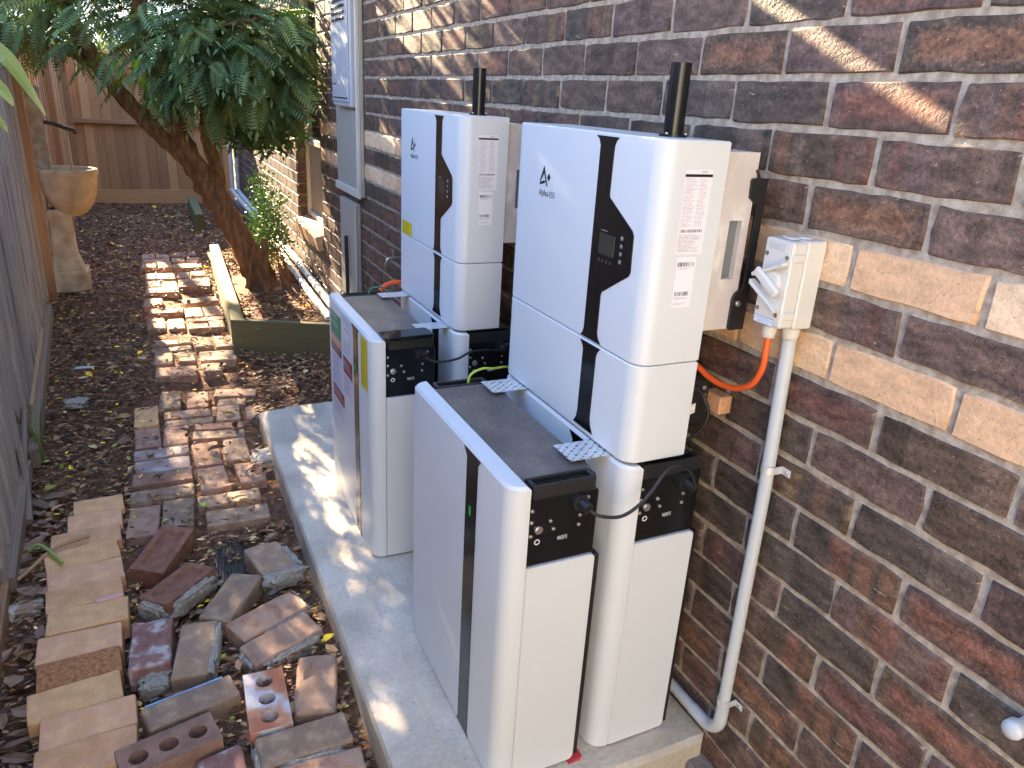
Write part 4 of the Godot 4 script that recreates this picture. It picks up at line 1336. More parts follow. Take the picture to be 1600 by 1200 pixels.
const PATH_FAR := [[-1.129,-5.902,-0.3,0.103,0.211],[-1.014,-5.910,-1.3,0.107,0.156],[-0.844,-5.983,0.3,0.213,0.150],[-1.071,-5.703,-0.6,0.212,0.109],[-1.131,-5.511,-3.0,0.111,0.193],[-1.007,-5.499,0.7,0.104,0.210],[-0.892,-5.731,2.5,0.105,0.170],[-0.778,-5.736,-5.2,0.103,0.193],[-0.834,-5.492,0.4,0.228,0.186],[-1.055,-5.081,-1.5,0.218,0.195],[-0.884,-5.091,-3.0,0.093,0.172],[-0.772,-5.133,-1.8,0.107,0.164],[-1.111,-4.846,-0.0,0.103,0.190],[-0.995,-4.821,-0.7,0.104,0.190],[-1.052,-4.618,-1.7,0.226,0.168],[-0.814,-4.925,1.9,0.232,0.115],[-0.821,-4.753,-3.6,0.222,0.150],[-1.121,-4.315,-2.4,0.119,0.220],[-0.814,-4.264,9.2,0.229,0.134],[-1.047,-4.033,-7.6,0.222,0.114],[-0.876,-3.980,0.4,0.110,0.228],[-0.753,-4.000,3.3,0.112,0.230],[-0.815,-3.800,3.9,0.227,0.079],[-1.115,-3.752,0.4,0.109,0.238],[-0.995,-3.740,-0.6,0.099,0.238],[-0.868,-3.660,0.7,0.124,0.128],[-0.753,-3.668,-0.2,0.091,0.174],[-1.072,-3.324,-3.4,0.147,0.102],[-0.962,-3.322,0.1,0.066,0.084],[-1.040,-3.196,3.4,0.211,0.087],[-1.092,-3.026,-2.0,0.096,0.199],[-0.972,-3.043,0.5,0.087,0.192],[-0.871,-3.279,3.2,0.103,0.174],[-0.749,-3.269,-0.4,0.105,0.230],[-0.809,-3.066,-3.8,0.189,0.103],[-0.805,-2.961,-2.0,0.194,0.078],[-1.036,-2.795,-1.9,0.208,0.157],[-0.855,-2.806,2.1,0.100,0.124]]
const PATH_NEAR := [[-1.080,-2.382,-4.3,0.097,0.220],[-0.957,-2.361,-3.4,0.102,0.220],[-0.775,-2.390,-11.5,0.205,0.100],[-0.805,-2.281,-8.7,0.132,0.080],[-1.190,-2.200,-0.3,0.105,0.240],[-1.188,-1.963,1.1,0.103,0.199],[-1.012,-2.185,-1.5,0.209,0.088],[-1.012,-2.097,-2.8,0.212,0.066],[-1.074,-1.954,-2.9,0.103,0.200],[-0.837,-2.129,-3.7,0.107,0.180],[-0.888,-2.000,-5.8,0.213,0.067],[-0.898,-1.916,-7.3,0.221,0.085],[-0.717,-2.118,-2.5,0.085,0.150],[-1.136,-1.783,2.0,0.215,0.084],[-1.136,-1.678,-1.0,0.212,0.107],[-1.139,-1.565,-2.8,0.222,0.094],[-1.144,-1.424,-1.0,0.226,0.093],[-0.963,-1.725,2.1,0.110,0.217],[-0.844,-1.735,-0.6,0.100,0.220],[-0.957,-1.485,2.7,0.110,0.201],[-0.816,-1.494,2.0,0.101,0.182],[-0.915,-1.309,-0.7,0.224,0.089],[-0.899,-1.173,-0.8,0.219,0.108],[-1.211,-1.252,-4.2,0.104,0.210],[-1.096,-1.253,-3.1,0.108,0.212]]

# a worn brick: box on a fine grid with knocked corners and uneven faces; y = 0 is its top
func worn_brick(lu: float, lv: float, h: float, r: RandomNumberGenerator, wear := 1.0) -> MB:
	var mb := MB.new()
	var f := FastNoiseLite.new()
	f.seed = r.randi() % 100000
	f.frequency = 14.0
	f.fractal_octaves = 3
	var hx := lu * 0.5
	var hz := lv * 0.5
	var hy := h * 0.5
	var rad := 0.007 * wear + 0.002
	var bulge := func(p: Vector3) -> Vector3:
		var q := Vector3(clampf(p.x, -hx + rad, hx - rad), clampf(p.y, -hy + rad, hy - rad), clampf(p.z, -hz + rad, hz - rad))
		var d := p - q
		if d.length() > 0.0001: p = q + d.normalized() * rad
		var nn := d.normalized()
		return p + nn * (f.get_noise_3dv(p * 1.2) * 0.0042 * wear - 0.001)
	var faces := [[Vector3(1, 0, 0), Vector3(0, 0, -1), Vector3(0, 1, 0), hx, hz, hy], [Vector3(1, 0, 0), Vector3(0, 1, 0), Vector3(0, 0, 1), hx, hy, hz], [Vector3(-1, 0, 0), Vector3(0, 1, 0), Vector3(0, 0, -1), hx, hy, hz], [Vector3(0, 0, -1), Vector3(0, 1, 0), Vector3(1, 0, 0), hz, hy, hx], [Vector3(0, 0, 1), Vector3(0, 1, 0), Vector3(-1, 0, 0), hz, hy, hx]]
	for q in faces:
		var U: Vector3 = q[0]; var V: Vector3 = q[1]; var W: Vector3 = q[2]
		var a: float = q[3]; var b: float = q[4]; var w: float = q[5]
		var cu := PackedFloat32Array([-a, -a + rad * 0.5, -a + rad])
		var nu := maxi(2, int(a * 2.0 / 0.03))
		for i in range(1, nu): cu.append(lerpf(-a + rad, a - rad, float(i) / nu))
		cu.append_array(PackedFloat32Array([a - rad, a - rad * 0.5, a]))
		var cv := PackedFloat32Array([-b, -b + rad * 0.5, -b + rad])
		var nv := maxi(2, int(b * 2.0 / 0.03))
		for i in range(1, nv): cv.append(lerpf(-b + rad, b - rad, float(i) / nv))
		cv.append_array(PackedFloat32Array([b - rad, b - rad * 0.5, b]))
		var base := mb.v.size()
		for j in cv.size():
			for i in cu.size():
				var p: Vector3 = U * cu[i] + V * cv[j] + W * w
				var p1: Vector3 = bulge.call(p)
				var pu: Vector3 = bulge.call(p + U * 0.001)
				var pv: Vector3 = bulge.call(p + V * 0.001)
				var nn := (pu - p1).cross(pv - p1)
				nn = nn.normalized() if nn.length() > 1e-9 else W
				if nn.dot(W) < -0.1: nn = W
				mb.vert(p1 - Vector3(0, hy, 0), nn)
		var m := cu.size()
		for j in cv.size() - 1:
			for i in m - 1:
				var k := base + j * m + i
				mb.ix.append(k); mb.ix.append(k + m + 1); mb.ix.append(k + 1)
				mb.ix.append(k); mb.ix.append(k + m); mb.ix.append(k + m + 1)
	return mb

func build_path() -> void:
	var path := Node3D.new()
	path.name = "brick_path"
	add_child(path)
	path.set_meta("kind", "structure")
	var r := RandomNumberGenerator.new()
	r.seed = 33
	var bed := MB.new()
	bed.box(Vector3(-1.2, -0.15, -6.1), Vector3(-0.7, -0.1285, -1.1), 0.0)
	part("bed", bed, M.soil, path)
	for q in PATH_FAR:
		var mb := MB.new()
		mb.box(Vector3(-q[3] / 2, -0.07, -q[4] / 2), Vector3(q[3] / 2, 0, q[4] / 2), 0.006)
		var o := part("brick", mb, M.paver[r.randi() % M.paver.size()], path)
		o.transform = Transform3D(Basis.from_euler(Vector3(r.randf_range(-0.03, 0.03), deg_to_rad(q[2]), r.randf_range(-0.03, 0.03))), Vector3(q[0], -0.077 + r.randf_range(-0.008, 0.006), q[1]))
	for i in PATH_NEAR.size():
		var q: Array = PATH_NEAR[i]
		var m: Material = M.paver[r.randi() % M.paver.size()]
		if i == 4: m = M.cream_paver[0]
		if i == 14 or i == 13: m = M.paver_white
		var o := part("brick", worn_brick(q[3], q[4], 0.076, r, 0.9), m, path)
		o.transform = Transform3D(Basis.from_euler(Vector3(r.randf_range(-0.025, 0.025), deg_to_rad(q[2]), r.randf_range(-0.025, 0.025))), Vector3(q[0], -0.076 + r.randf_range(-0.006, 0.006), q[1]))

# loose bricks: x, z, turn, length along x, length along z, top height, tilt, label, kind
const LOOSE := [
	[-1.152, -0.966, -29.2, 0.108, 0.215, -0.035, "brown frogged brick lying on another by the laid path's end", "frog"],
	[-1.116, -0.770, -44.7, 0.105, 0.205, -0.045, "frogged brick with mortar-smeared ends and litter in its hollow", "frog2"],
	[-0.838, -0.815, 12.9, 0.118, 0.172, -0.045, "red brick with a thick mortar crust beside the slab", "crust"],
	[-0.976, -0.643, -31.5, 0.100, 0.220, -0.040, "plain red brick slanting beside the black metal plate", ""],
	[-0.887, -0.515, 24.0, 0.214, 0.102, -0.042, "red brick mortared along its side to its twin, the one farther from the slab", "lip"],
	[-0.867, -0.405, 21.0, 0.212, 0.098, -0.045, "red brick with mortar on its outer edge, paired with a twin behind", "lip"],
	[-1.197, -0.515, -3.2, 0.106, 0.213, -0.045, "red brick with white mortar smeared over its near half", "white"],
	[-1.089, -0.445, -10.6, 0.100, 0.210, -0.042, "red brick with a mortar strip down one long edge", "strip"],
	[-1.109, -0.240, 13.6, 0.218, 0.086, -0.035, "red brick with a blue painted edge", "blue"],
	[-0.937, -0.188, -2.0, 0.100, 0.210, -0.045, "three-hole brick splashed with white and orange", "holes_white"],
	[-0.811, -0.201, -12.8, 0.106, 0.205, -0.045, "smooth pinkish brown brick with rounded corners next to the slab", "round"],
	[-1.164, -0.113, 11.8, 0.212, 0.098, -0.030, "three-hole dark red brick", "holes"],
	[-1.058, -0.018, 7.0, 0.100, 0.110, -0.050, "half brick with white specks next to the dark red three-hole brick", "white"],
	[-0.875, -0.028, 1.3, 0.214, 0.096, -0.045, "red brick lying along a whitish-edged neighbour below the splashed three-hole brick", "lip"],
	[-0.856, 0.080, -2.8, 0.20, 0.10, -0.050, "red brick with a pale mortar edge, last of the loose bricks along the slab", ""]]
const CREAM := [[-1.353,-1.365,4.3,0.161,0.098],[-1.361,-1.260,2.5,0.170,0.105],[-1.384,-1.157,2.9,0.208,0.105],[-1.388,-1.038,8.1,0.212,0.108],[-1.374,-0.927,5.5,0.210,0.112],[-1.371,-0.816,4.1,0.205,0.106],[-1.357,-0.706,0.6,0.208,0.106],[-1.372,-0.593,0.3,0.208,0.105],[-1.367,-0.488,4.3,0.197,0.1],[-1.371,-0.386,6.2,0.209,0.104],[-1.337,-0.284,2.6,0.208,0.104],[-1.338,-0.178,0.2,0.213,0.104]]

const CREAM_LABEL := ["short cream brick ending the row beside the laid red path", "short cream brick dotted with dirt, second along the row from its path end", "cream brick with the tip of a dry stalk on it", "cream brick under the bent green stem", "clean cream brick between the green-stem brick and the pink-strip brick", "cream brick whose edge the pink strip lies on", "cream brick just past the pink strip, shifted towards the loose red bricks", "pinkish cream brick touching the rusty speckled brick, on the pink strip's side", "rusty brown speckled brick among the cream bricks in the row", "cream brick touching the rusty speckled brick, shifted towards the fence", "cream brick beside the red brick with a blue painted edge", "cream brick beside the dark red three-hole brick"]

func holed_brick(lu: float, lv: float, h: float) -> MB:
	# brick with three round cores bored through its top; long axis is x, y = 0 is the top
	var mb := MB.new()
	var hx := lu / 2; var hz := lv / 2
	var R := 0.021
	var seg := 20
	mb.box(Vector3(-hx, -h, -hz), Vector3(hx, -h * 0.8, hz), 0.0)
	for c in 3:
		var x0 := -hx + lu * c / 3.0
		var x1 := x0 + lu / 3.0
		var cx := (x0 + x1) * 0.5 + (0.006 if c == 0 else (-0.006 if c == 2 else 0.0))
		var ring := PackedVector3Array()
		var sq := PackedVector3Array()
		var angs: Array = []
		for k in seg: angs.append(TAU * (k + 0.5) / seg)
		for K in [Vector2(x1, hz), Vector2(x0, hz), Vector2(x0, -hz), Vector2(x1, -hz)]:
			angs.append(fposmod(atan2(K.y, K.x - cx), TAU))
		angs.sort()
		for a in angs:
			var u := cos(a); var w := sin(a)
			ring.append(Vector3(cx + u * R, 0, w * R))
			var tx := INF
			if u > 0.0001: tx = (x1 - cx) / u
			elif u < -0.0001: tx = (x0 - cx) / u
			var tz := INF
			if absf(w) > 0.0001: tz = hz / absf(w)
			var s := minf(tx, tz)
			sq.append(Vector3(cx + u * s, 0, w * s))
		for k in angs.size():
			var k2 := (k + 1) % angs.size()
			mb.quad(ring[k2], sq[k2], sq[k], ring[k])
			mb.quad(ring[k], ring[k] - Vector3(0, h * 0.8, 0), ring[k2] - Vector3(0, h * 0.8, 0), ring[k2])
	for i in mb.n.size():
		if absf(mb.n[i].y) > 0.99 and mb.v[i].y > -0.001: mb.n[i] = Vector3.UP
	mb.quad(Vector3(-hx, -h, hz), Vector3(hx, -h, hz), Vector3(hx, 0, hz), Vector3(-hx, 0, hz))
	mb.quad(Vector3(hx, -h, -hz), Vector3(-hx, -h, -hz), Vector3(-hx, 0, -hz), Vector3(hx, 0, -hz))
	mb.quad(Vector3(hx, -h, hz), Vector3(hx, -h, -hz), Vector3(hx, 0, -hz), Vector3(hx, 0, hz))
	mb.quad(Vector3(-hx, -h, -hz), Vector3(-hx, -h, hz), Vector3(-hx, 0, hz), Vector3(-hx, 0, -hz))
	return mb

func frog_brick(lu: float, lv: float, h: float) -> MB:
	# brick with a shallow rectangular hollow in its top; y = 0 is the top
	var mb := MB.new()
	var hx := lu / 2; var hz := lv / 2
	var o := PackedVector3Array([Vector3(-hx, 0, -hz), Vector3(-hx, 0, hz), Vector3(hx, 0, hz), Vector3(hx, 0, -hz)])
	var a := PackedVector3Array()
	var b := PackedVector3Array()
	for p in o:
		a.append(Vector3(p.x - signf(p.x) * 0.019, 0, p.z - signf(p.z) * 0.022))
		b.append(Vector3(p.x - signf(p.x) * 0.027, -0.012, p.z - signf(p.z) * 0.031))
	for i in 4:
		var j := (i + 1) % 4
		mb.quad(o[i], o[j], a[j], a[i])
		mb.quad(a[i], a[j], b[j], b[i])
		mb.quad(o[j], o[i], o[i] - Vector3(0, h, 0), o[j] - Vector3(0, h, 0))
	mb.quad(b[0], b[1], b[2], b[3])
	return mb

# a broken lump of old mortar, sized and bent by noise
func lump(sx: float, sy: float, sz: float, sd: int) -> MB:
	var mb := MB.new()
	var f := FastNoiseLite.new()
	f.seed = sd; f.frequency = 1.0; f.fractal_octaves = 4; f.fractal_gain = 0.6
	var nu := 26; var nv := 16
	for j in nv + 1:
		for i in nu + 1:
			var a := TAU * (i % nu) / nu
			var b := PI * j / nv - PI / 2
			var d := Vector3(cos(a) * cos(b), sin(b), sin(a) * cos(b))
			var e := 0.45
			var s := Vector3(signf(d.x) * pow(absf(d.x), e), signf(d.y) * pow(absf(d.y), e), signf(d.z) * pow(absf(d.z), e))
			var k := 0.84 + 0.62 * f.get_noise_3dv(s * 1.9)
			mb.vert(Vector3(s.x * sx * k, s.y * sy * (0.9 + 0.5 * f.get_noise_3dv(s * 2.3 + Vector3(7, 3, 1))), s.z * sz * k), Vector3.ZERO)
	for j in nv:
		for i in nu:
			var a := j * (nu + 1) + i
			var b := a + nu + 1
			mb.ix.append(a); mb.ix.append(a + 1); mb.ix.append(b + 1)
			mb.ix.append(a); mb.ix.append(b + 1); mb.ix.append(b)
	for i in range(0, mb.ix.size(), 3):
		var p := mb.v[mb.ix[i]]
		var nn := (mb.v[mb.ix[i + 2]] - p).cross(mb.v[mb.ix[i + 1]] - p)
		for q in 3: mb.n[mb.ix[i + q]] += nn
	for i in mb.n.size():
		mb.n[i] = mb.n[i].normalized() if mb.n[i].length() > 1e-12 else mb.v[i].normalized()
		if mb.n[i].dot(mb.v[i]) < -0.2 * mb.v[i].length(): mb.n[i] = -mb.n[i]
	return mb

func build_loose() -> void:
	var r := RandomNumberGenerator.new()
	r.seed = 88
	for i in LOOSE.size():
		var q: Array = LOOSE[i]
		var kind: String = q[7]
		var t := thing("loose_brick", q[6], "brick", Vector3(q[0], q[5], q[1]), "loose bricks beside the slab")
		t.rotation = Vector3(r.randf_range(-0.05, 0.05), deg_to_rad(q[2]), r.randf_range(-0.05, 0.05))
		var m: Material = M.paver[i % M.paver.size()]
		var lu: float = q[3]
		var lv: float = q[4]
		var hh := 0.074
		if kind == "holes" or kind == "holes_white":
			var b := part("body", holed_brick(maxf(lu, lv), minf(lu, lv), hh), M.paver[1] if kind == "holes" else M.splash, t)
			if lv > lu: b.rotation.y = PI / 2
		elif kind.begins_with("frog"):
			t.rotation.x += 0.1 if kind == "frog" else -0.06
			t.rotation.z += -0.12 if kind == "frog" else 0.08
			part("body", frog_brick(lu, lv, hh), M.frog, t)
		else:
			part("body", worn_brick(lu, lv, hh, r, 1.5 if kind == "round" else 1.0), m if kind != "white" else M.paver_white2, t)
		match kind:
			"crust":
				var l := part("mortar_crust", lump(0.075, 0.032, 0.028, 5), M.old_mortar, t)
				l.transform = Transform3D(Basis(Vector3.UP, 0.1), Vector3(0.012, -0.032, lv / 2 + 0.012))
				var l2 := part("mortar_crust", lump(0.022, 0.028, 0.075, 6), M.old_mortar, t)
				l2.position = Vector3(lu / 2 + 0.004, -0.034, 0.01)
			"lip":
				var l := part("mortar_crust", lump(lu * 0.46, 0.026, 0.014, 9 + i), M.old_mortar, t)
				l.position = Vector3(0.006, -0.032, lv / 2 + 0.002)
				var l2 := part("mortar_crust", lump(0.012, 0.026, lv * 0.42, 19 + i), M.old_mortar, t)
				l2.position = Vector3(lu / 2 if i % 2 == 0 else -lu / 2, -0.034, 0)
			"strip":
				var l := part("mortar_crust", lump(0.012, 0.026, lv * 0.5, 24), M.old_mortar, t)
				l.position = Vector3(lu / 2 + 0.002, -0.022, 0.0)
			"white":
				var l := part("mortar_crust", lump(lu * 0.4, 0.022, 0.018, 31 + i), M.old_mortar, t)
				l.position = Vector3(0.01, -0.045, lv / 2 + 0.004)
			"frog2":
				var l := part("mortar_crust", lump(0.018, 0.03, lv * 0.46, 41), M.old_mortar, t)
				l.position = Vector3(lu / 2 + 0.006, -0.034, 0.0)
				var l2 := part("mortar_crust", lump(lu * 0.5, 0.03, 0.016, 42), M.old_mortar, t)
				l2.position = Vector3(0.0, -0.036, lv / 2 + 0.006)
			"blue":
				boxp("painted_edge", Vector3(-lu / 2 + 0.012, -0.012, -lv / 2 - 0.0025), Vector3(lu / 2 - 0.02, -0.0015, -lv / 2 + 0.003), 0.001, M.blue_paint, t)
	for i in CREAM.size():
		var q: Array = CREAM[i]
		var label: String = CREAM_LABEL[i]
		var o := part("cream_brick", worn_brick(q[3], q[4], 0.08, r, 0.55), M.cream_rust if i == 8 else M.cream_paver[i % M.cream_paver.size()], self)
		tag(o, label, "brick", "cream bricks in a row")
		o.transform = Transform3D(Basis.from_euler(Vector3(r.randf_range(0.03, 0.09), deg_to_rad(q[2]), r.randf_range(-0.02, 0.02))), Vector3(q[0], -0.052 + r.randf_range(-0.004, 0.004), q[1]))

# ---------------------------------------------------------------- fences and yard things
func fence_run(parent: Node, a: Vector3, b: Vector3, h: float, step: float, lap: float, mats: Array, r: RandomNumberGenerator, called := "paling") -> void:
	# palings stand on the line a-b; the yard side is to the left of a->b seen from above
	var d := b - a
	var L := d.length()
	var dir := d / L
	var side := Vector3(dir.z, 0, -dir.x)
	var n := int(L / step)
	for i in n:
		var w := step * (0.92 if i % 2 == 0 else 1.3)
		var hh := h + r.randf_range(-0.012, 0.012)
		var mb := MB.new()
		mb.box(Vector3(-w / 2, 0, -0.008), Vector3(w / 2, hh, 0.008), 0.0025)
		# texture runs along the board
		for k in mb.uv.size(): mb.uv[k] = Vector2(mb.v[k].x * 4.0 + i * 0.37, mb.v[k].y * 0.9 + i * 0.61)
		var o := part(called, mb, mats[r.randi() % mats.size()], parent)
		var off := side * ((lap if i % 2 == 0 else 0.0) + r.randf_range(-0.002, 0.002))
		var p := a + dir * (i + 0.5) * step + off
		o.transform = Transform3D(Basis(dir, Vector3.UP, dir.cross(Vector3.UP)) * Basis(Vector3.BACK, r.randf_range(-0.006, 0.006)), p)

func rail(called: String, a: Vector3, b: Vector3, sx: float, sy: float, m: Material, parent: Node) -> MeshInstance3D:
	var d := b - a
	var L := d.length()
	var z := d / L
	var x := Vector3.UP.cross(z).normalized() if absf(z.y) < 0.9 else Vector3.RIGHT
	var y := z.cross(x)
	var mb := MB.new()
	mb.box(Vector3(-sx / 2, -sy / 2, 0), Vector3(sx / 2, sy / 2, L), minf(sx, sy) * 0.08)
	for k in mb.uv.size(): mb.uv[k] = Vector2((mb.v[k].x + mb.v[k].y) * 4.0, mb.v[k].z * 0.9)
	var o := part(called, mb, m, parent)
	o.transform = Transform3D(Basis(x, y, z), a)
	return o

func build_fences() -> void:
	var r := RandomNumberGenerator.new()
	r.seed = 9
	var f1 := thing("side_fence", "tall grey weathered paling fence along the yard, behind the basin", "fence")
	var P0 := Vector3(-1.48, -0.16, 1.6)
	var P1 := Vector3(-1.815, -0.16, -4.75)
	var P2 := Vector3(-1.86, -0.16, -9.42)
	fence_run(f1, P1, P0, 1.78, 0.098, 0.024, M.grey_wood, r)
	fence_run(f1, P2, P1, 1.78, 0.105, 0.017, M.brown_wood, r)
	for z in [-4.68, -7.1, -9.3]:
		var x := lerpf(P1.x, P2.x, clampf((z - P1.z) / (P2.z - P1.z), 0, 1))
		rail("post", Vector3(x + 0.048, -0.16, z), Vector3(x + 0.048, 1.62 if z > -9.0 else 1.66, z), 0.06, 0.075, M.brown_wood[2], f1)
	rail("capping", P2 + Vector3(0.0, 1.80, 0), P1 + Vector3(0.0, 1.80, 0), 0.075, 0.03, M.brown_wood[1], f1)
	rail("capping", P1 + Vector3(0.0, 1.80, 0), P0 + Vector3(0.0, 1.80, 0), 0.075, 0.03, M.grey_wood[1], f1)
	rail("plinth", P1 + Vector3(0.03, 0.06, 0.1), P0 + Vector3(0.03, 0.06, 0), 0.02, 0.12, M.brown_wood[2], f1)
	var f2 := thing("back_fence", "brown timber fence across the end of the yard, behind the tree", "fence")
	var zb := -9.42
	fence_run(f2, Vector3(-0.02, -0.16, zb), Vector3(-1.84, -0.16, zb), 1.80, 0.112, 0.016, M.brown_wood, r)
	rail("rail", Vector3(-1.82, 0.875, zb + 0.05), Vector3(-0.02, 0.875, zb + 0.05), 0.05, 0.05, M.brown_wood[2], f2)
	rail("plinth", Vector3(-1.82, -0.02, zb + 0.03), Vector3(-0.02, -0.02, zb + 0.03), 0.025, 0.17, M.brown_wood[1], f2)
	rail("capping", Vector3(-1.82, 1.66, zb), Vector3(-0.02, 1.66, zb), 0.08, 0.035, M.brown_wood[1], f2)
	# planks lying at the foot of the side fence
	rail("timber_plank", Vector3(-1.60, -0.06, -1.85), Vector3(-1.735, -0.06, -4.15), 0.035, 0.09, M.old_plank, self)
	tag(get_child(get_child_count() - 1), "long weathered plank on edge at the foot of the grey fence", "plank")
	rail("timber_batten", Vector3(-1.645, -0.015, -2.3), Vector3(-1.715, -0.015, -3.55), 0.018, 0.04, M.pale_plank, self)
	tag(get_child(get_child_count() - 1), "pale thin batten lying against the long weathered plank", "batten")
	rail("timber_plank", Vector3(-1.585, -0.06, -0.95), Vector3(-1.615, -0.03, -1.72), 0.05, 0.06, M.old_plank, self)
	tag(get_child(get_child_count() - 1), "short thick split timber at the fence foot beside a green stem", "plank")

func build_basin() -> void:
	var t := thing("garden_basin", "sandstone coloured pedestal basin with tall back slab against the fence", "basin", Vector3(-1.62, -0.12, -4.97))
	var mb := MB.new()
	mb.box(Vector3(-0.17, 0.0, -0.13), Vector3(0.085, 0.16, 0.13), 0.012)
	part("foot", mb, M.sandstone, t)
	var c := MB.new()
	var pts := PackedVector3Array()
	# column: square section that narrows, then spreads under the bowl
	var lev := [[0.16, 0.105, 0.105], [0.235, 0.085, 0.085], [0.26, 0.075, 0.075], [0.52, 0.066, 0.066], [0.56, 0.078, 0.078], [0.60, 0.07, 0.07]]
	for k in lev.size() - 1:
		var q: Array = lev[k]; var w: Array = lev[k + 1]
		var cx := -0.045
		for s in 4:
			var sx := [[-1, 1], [1, 1], [1, -1], [-1, -1]]
			var a: Array = sx[s]; var b: Array = sx[(s + 1) % 4]
			c.quad(Vector3(cx + q[1] * a[0], q[0], q[2] * a[1]), Vector3(cx + q[1] * b[0], q[0], q[2] * b[1]), Vector3(cx + w[1] * b[0], w[0], w[2] * b[1]), Vector3(cx + w[1] * a[0], w[0], w[2] * a[1]))
	part("column", c, M.sandstone, t)
	var b := MB.new()
	b.lathe(Vector3(0.04, 0.55, 0), Vector3(0, 0, 1), Vector3(1, 0, 0), PackedVector2Array([Vector2(0.05, 0.0), Vector2(0.09, 0.02), Vector2(0.135, 0.075), Vector2(0.168, 0.15), Vector2(0.182, 0.23), Vector2(0.19, 0.285), Vector2(0.196, 0.29), Vector2(0.2, 0.315), Vector2(0.196, 0.33), Vector2(0.183, 0.333), Vector2(0.17, 0.325), Vector2(0.155, 0.27), Vector2(0.1, 0.2), Vector2(0.0001, 0.18)]), 32)
	part("bowl", b, M.sandstone, t)
	boxp("back_slab", Vector3(-0.17, 0.82, -0.075), Vector3(-0.05, 1.43, 0.02), 0.012, M.grey_stone, t)
	boxp("back_neck", Vector3(-0.17, 0.16, -0.1), Vector3(-0.115, 0.819, 0.05), 0.008, M.sandstone, t)
	part("spout", tubemb(spline(PackedVector3Array([Vector3(-0.06, 1.19, 0.0), Vector3(0.0, 1.185, 0.02), Vector3(0.07, 1.16, 0.03), Vector3(0.12, 1.145, 0.03), Vector3(0.13, 1.12, 0.03)])), 0.014, 10), M.rust_iron, t)
	solo("bamboo_stick", tubemb(PackedVector3Array([Vector3(-1.554, 1.53, -5.02), Vector3(-1.548, 1.2, -5.0), Vector3(-1.541, 0.60, -4.96)]), 0.0085, 8), M.bamboo, "thin pale stick standing in the stone basin", "stick")
	# raised bed edging
	var e := thing("bed_edging", "mossy green timber edging of the raised bed around the tree", "edging")
	rail("board", Vector3(-0.665, -0.03, -3.19), Vector3(-0.60, -0.03, -5.55), 0.075, 0.22, M.green_timber, e)
	rail("board", Vector3(-0.70, -0.03, -3.20), Vector3(-0.03, -0.03, -2.90), 0.05, 0.218, M.green_timber, e)
	var e2 := rail("bed_edging", Vector3(-0.60, -0.03, -7.25), Vector3(-0.60, -0.03, -8.6), 0.09, 0.22, M.green_timber, self)
	tag(e2, "short timber edging board near the back fence", "edging")
	var bed := MB.new()
	var nx := 14; var nz := 40
	var f := FastNoiseLite.new()
	f.seed = 3; f.frequency = 5.0
	for i in nz + 1:
		for j in nx + 1:
			var x := lerpf(-0.66, -0.002, float(j) / nx)
			var z := lerpf(-5.6, -2.93 - 0.24 * (1.0 - float(j) / nx), float(i) / nz)
			bed.vert(Vector3(x, 0.005 + 0.02 * f.get_noise_2d(x, z) + 0.05 * exp(-((x + 0.38) * (x + 0.38) + (z + 4.25) * (z + 4.25)) * 8.0), z), Vector3.UP)
	for i in nz:
		for j in nx:
			var a := i * (nx + 1) + j
			var b2 := a + nx + 1
			bed.ix.append(a); bed.ix.append(a + 1); bed.ix.append(b2 + 1)
			bed.ix.append(a); bed.ix.append(b2 + 1); bed.ix.append(b2)
	setting("garden_bed", bed, M.soil)

# ---------------------------------------------------------------- plants
func leaflet(mb: MB, o: Vector3, d: Vector3, up: Vector3, l: float, w: float, droop := 0.15) -> void:
	var s := d.cross(up).normalized()
	var m1 := o + d * l * 0.45 - up * l * 0.05
	var tip := o + d * l - up * l * droop
	var a := m1 + s * w * 0.5 + up * w * 0.18
	var b := m1 - s * w * 0.5 + up * w * 0.18
	mb.tri(o, b, m1); mb.tri(o, m1, a)
	mb.tri(m1, b, tip); mb.tri(m1, tip, a)

func frond(pairs: int, L: float, ll: float, lw: float) -> ArrayMesh:
	# a compound leaf that grows along +x and arches down
	var mb := MB.new()
	var prev := Vector3.ZERO
	for i in pairs + 1:
		var t := float(i + 1) / (pairs + 1)
		var p := Vector3(L * t, -0.28 * L * t * t, 0)
		var dir := Vector3(1, -0.56 * t, 0).normalized()
		var s := Vector3(0, 0, 1)
		mb.quad(prev - s * 0.0012, prev + s * 0.0012, p + s * 0.0012, p - s * 0.0012)
		if i < pairs:
			var g := sin(PI * clampf(0.22 + t * 0.72, 0, 1))
			for k in [-1.0, 1.0]:
				var dd := (dir * 0.42 + Vector3(0, -0.12, k)).normalized()
				leaflet(mb, p, dd, Vector3.UP, ll * (0.55 + 0.5 * g), lw * (0.6 + 0.45 * g))
		else:
			leaflet(mb, p, dir, Vector3.UP, ll, lw)
		prev = p
	return mb.mesh()

func clump(n: int, rad: float, l: float, w: float, sd: int) -> ArrayMesh:
	var r := RandomNumberGenerator.new()
	r.seed = sd
	var mb := MB.new()
	for i in n:
		var d := Vector3(r.randfn(), r.randfn() * 0.7, r.randfn()).normalized()
		var o := d * rad * pow(r.randf(), 0.6)
		var dd := (d + Vector3(r.randfn(), r.randfn() - 0.4, r.randfn()) * 0.5).normalized()
		leaflet(mb, o, dd, Vector3(r.randfn() * 0.4, 1, r.randfn() * 0.4).normalized(), l * r.randf_range(0.7, 1.2), w * r.randf_range(0.8, 1.2))
	return mb.mesh()

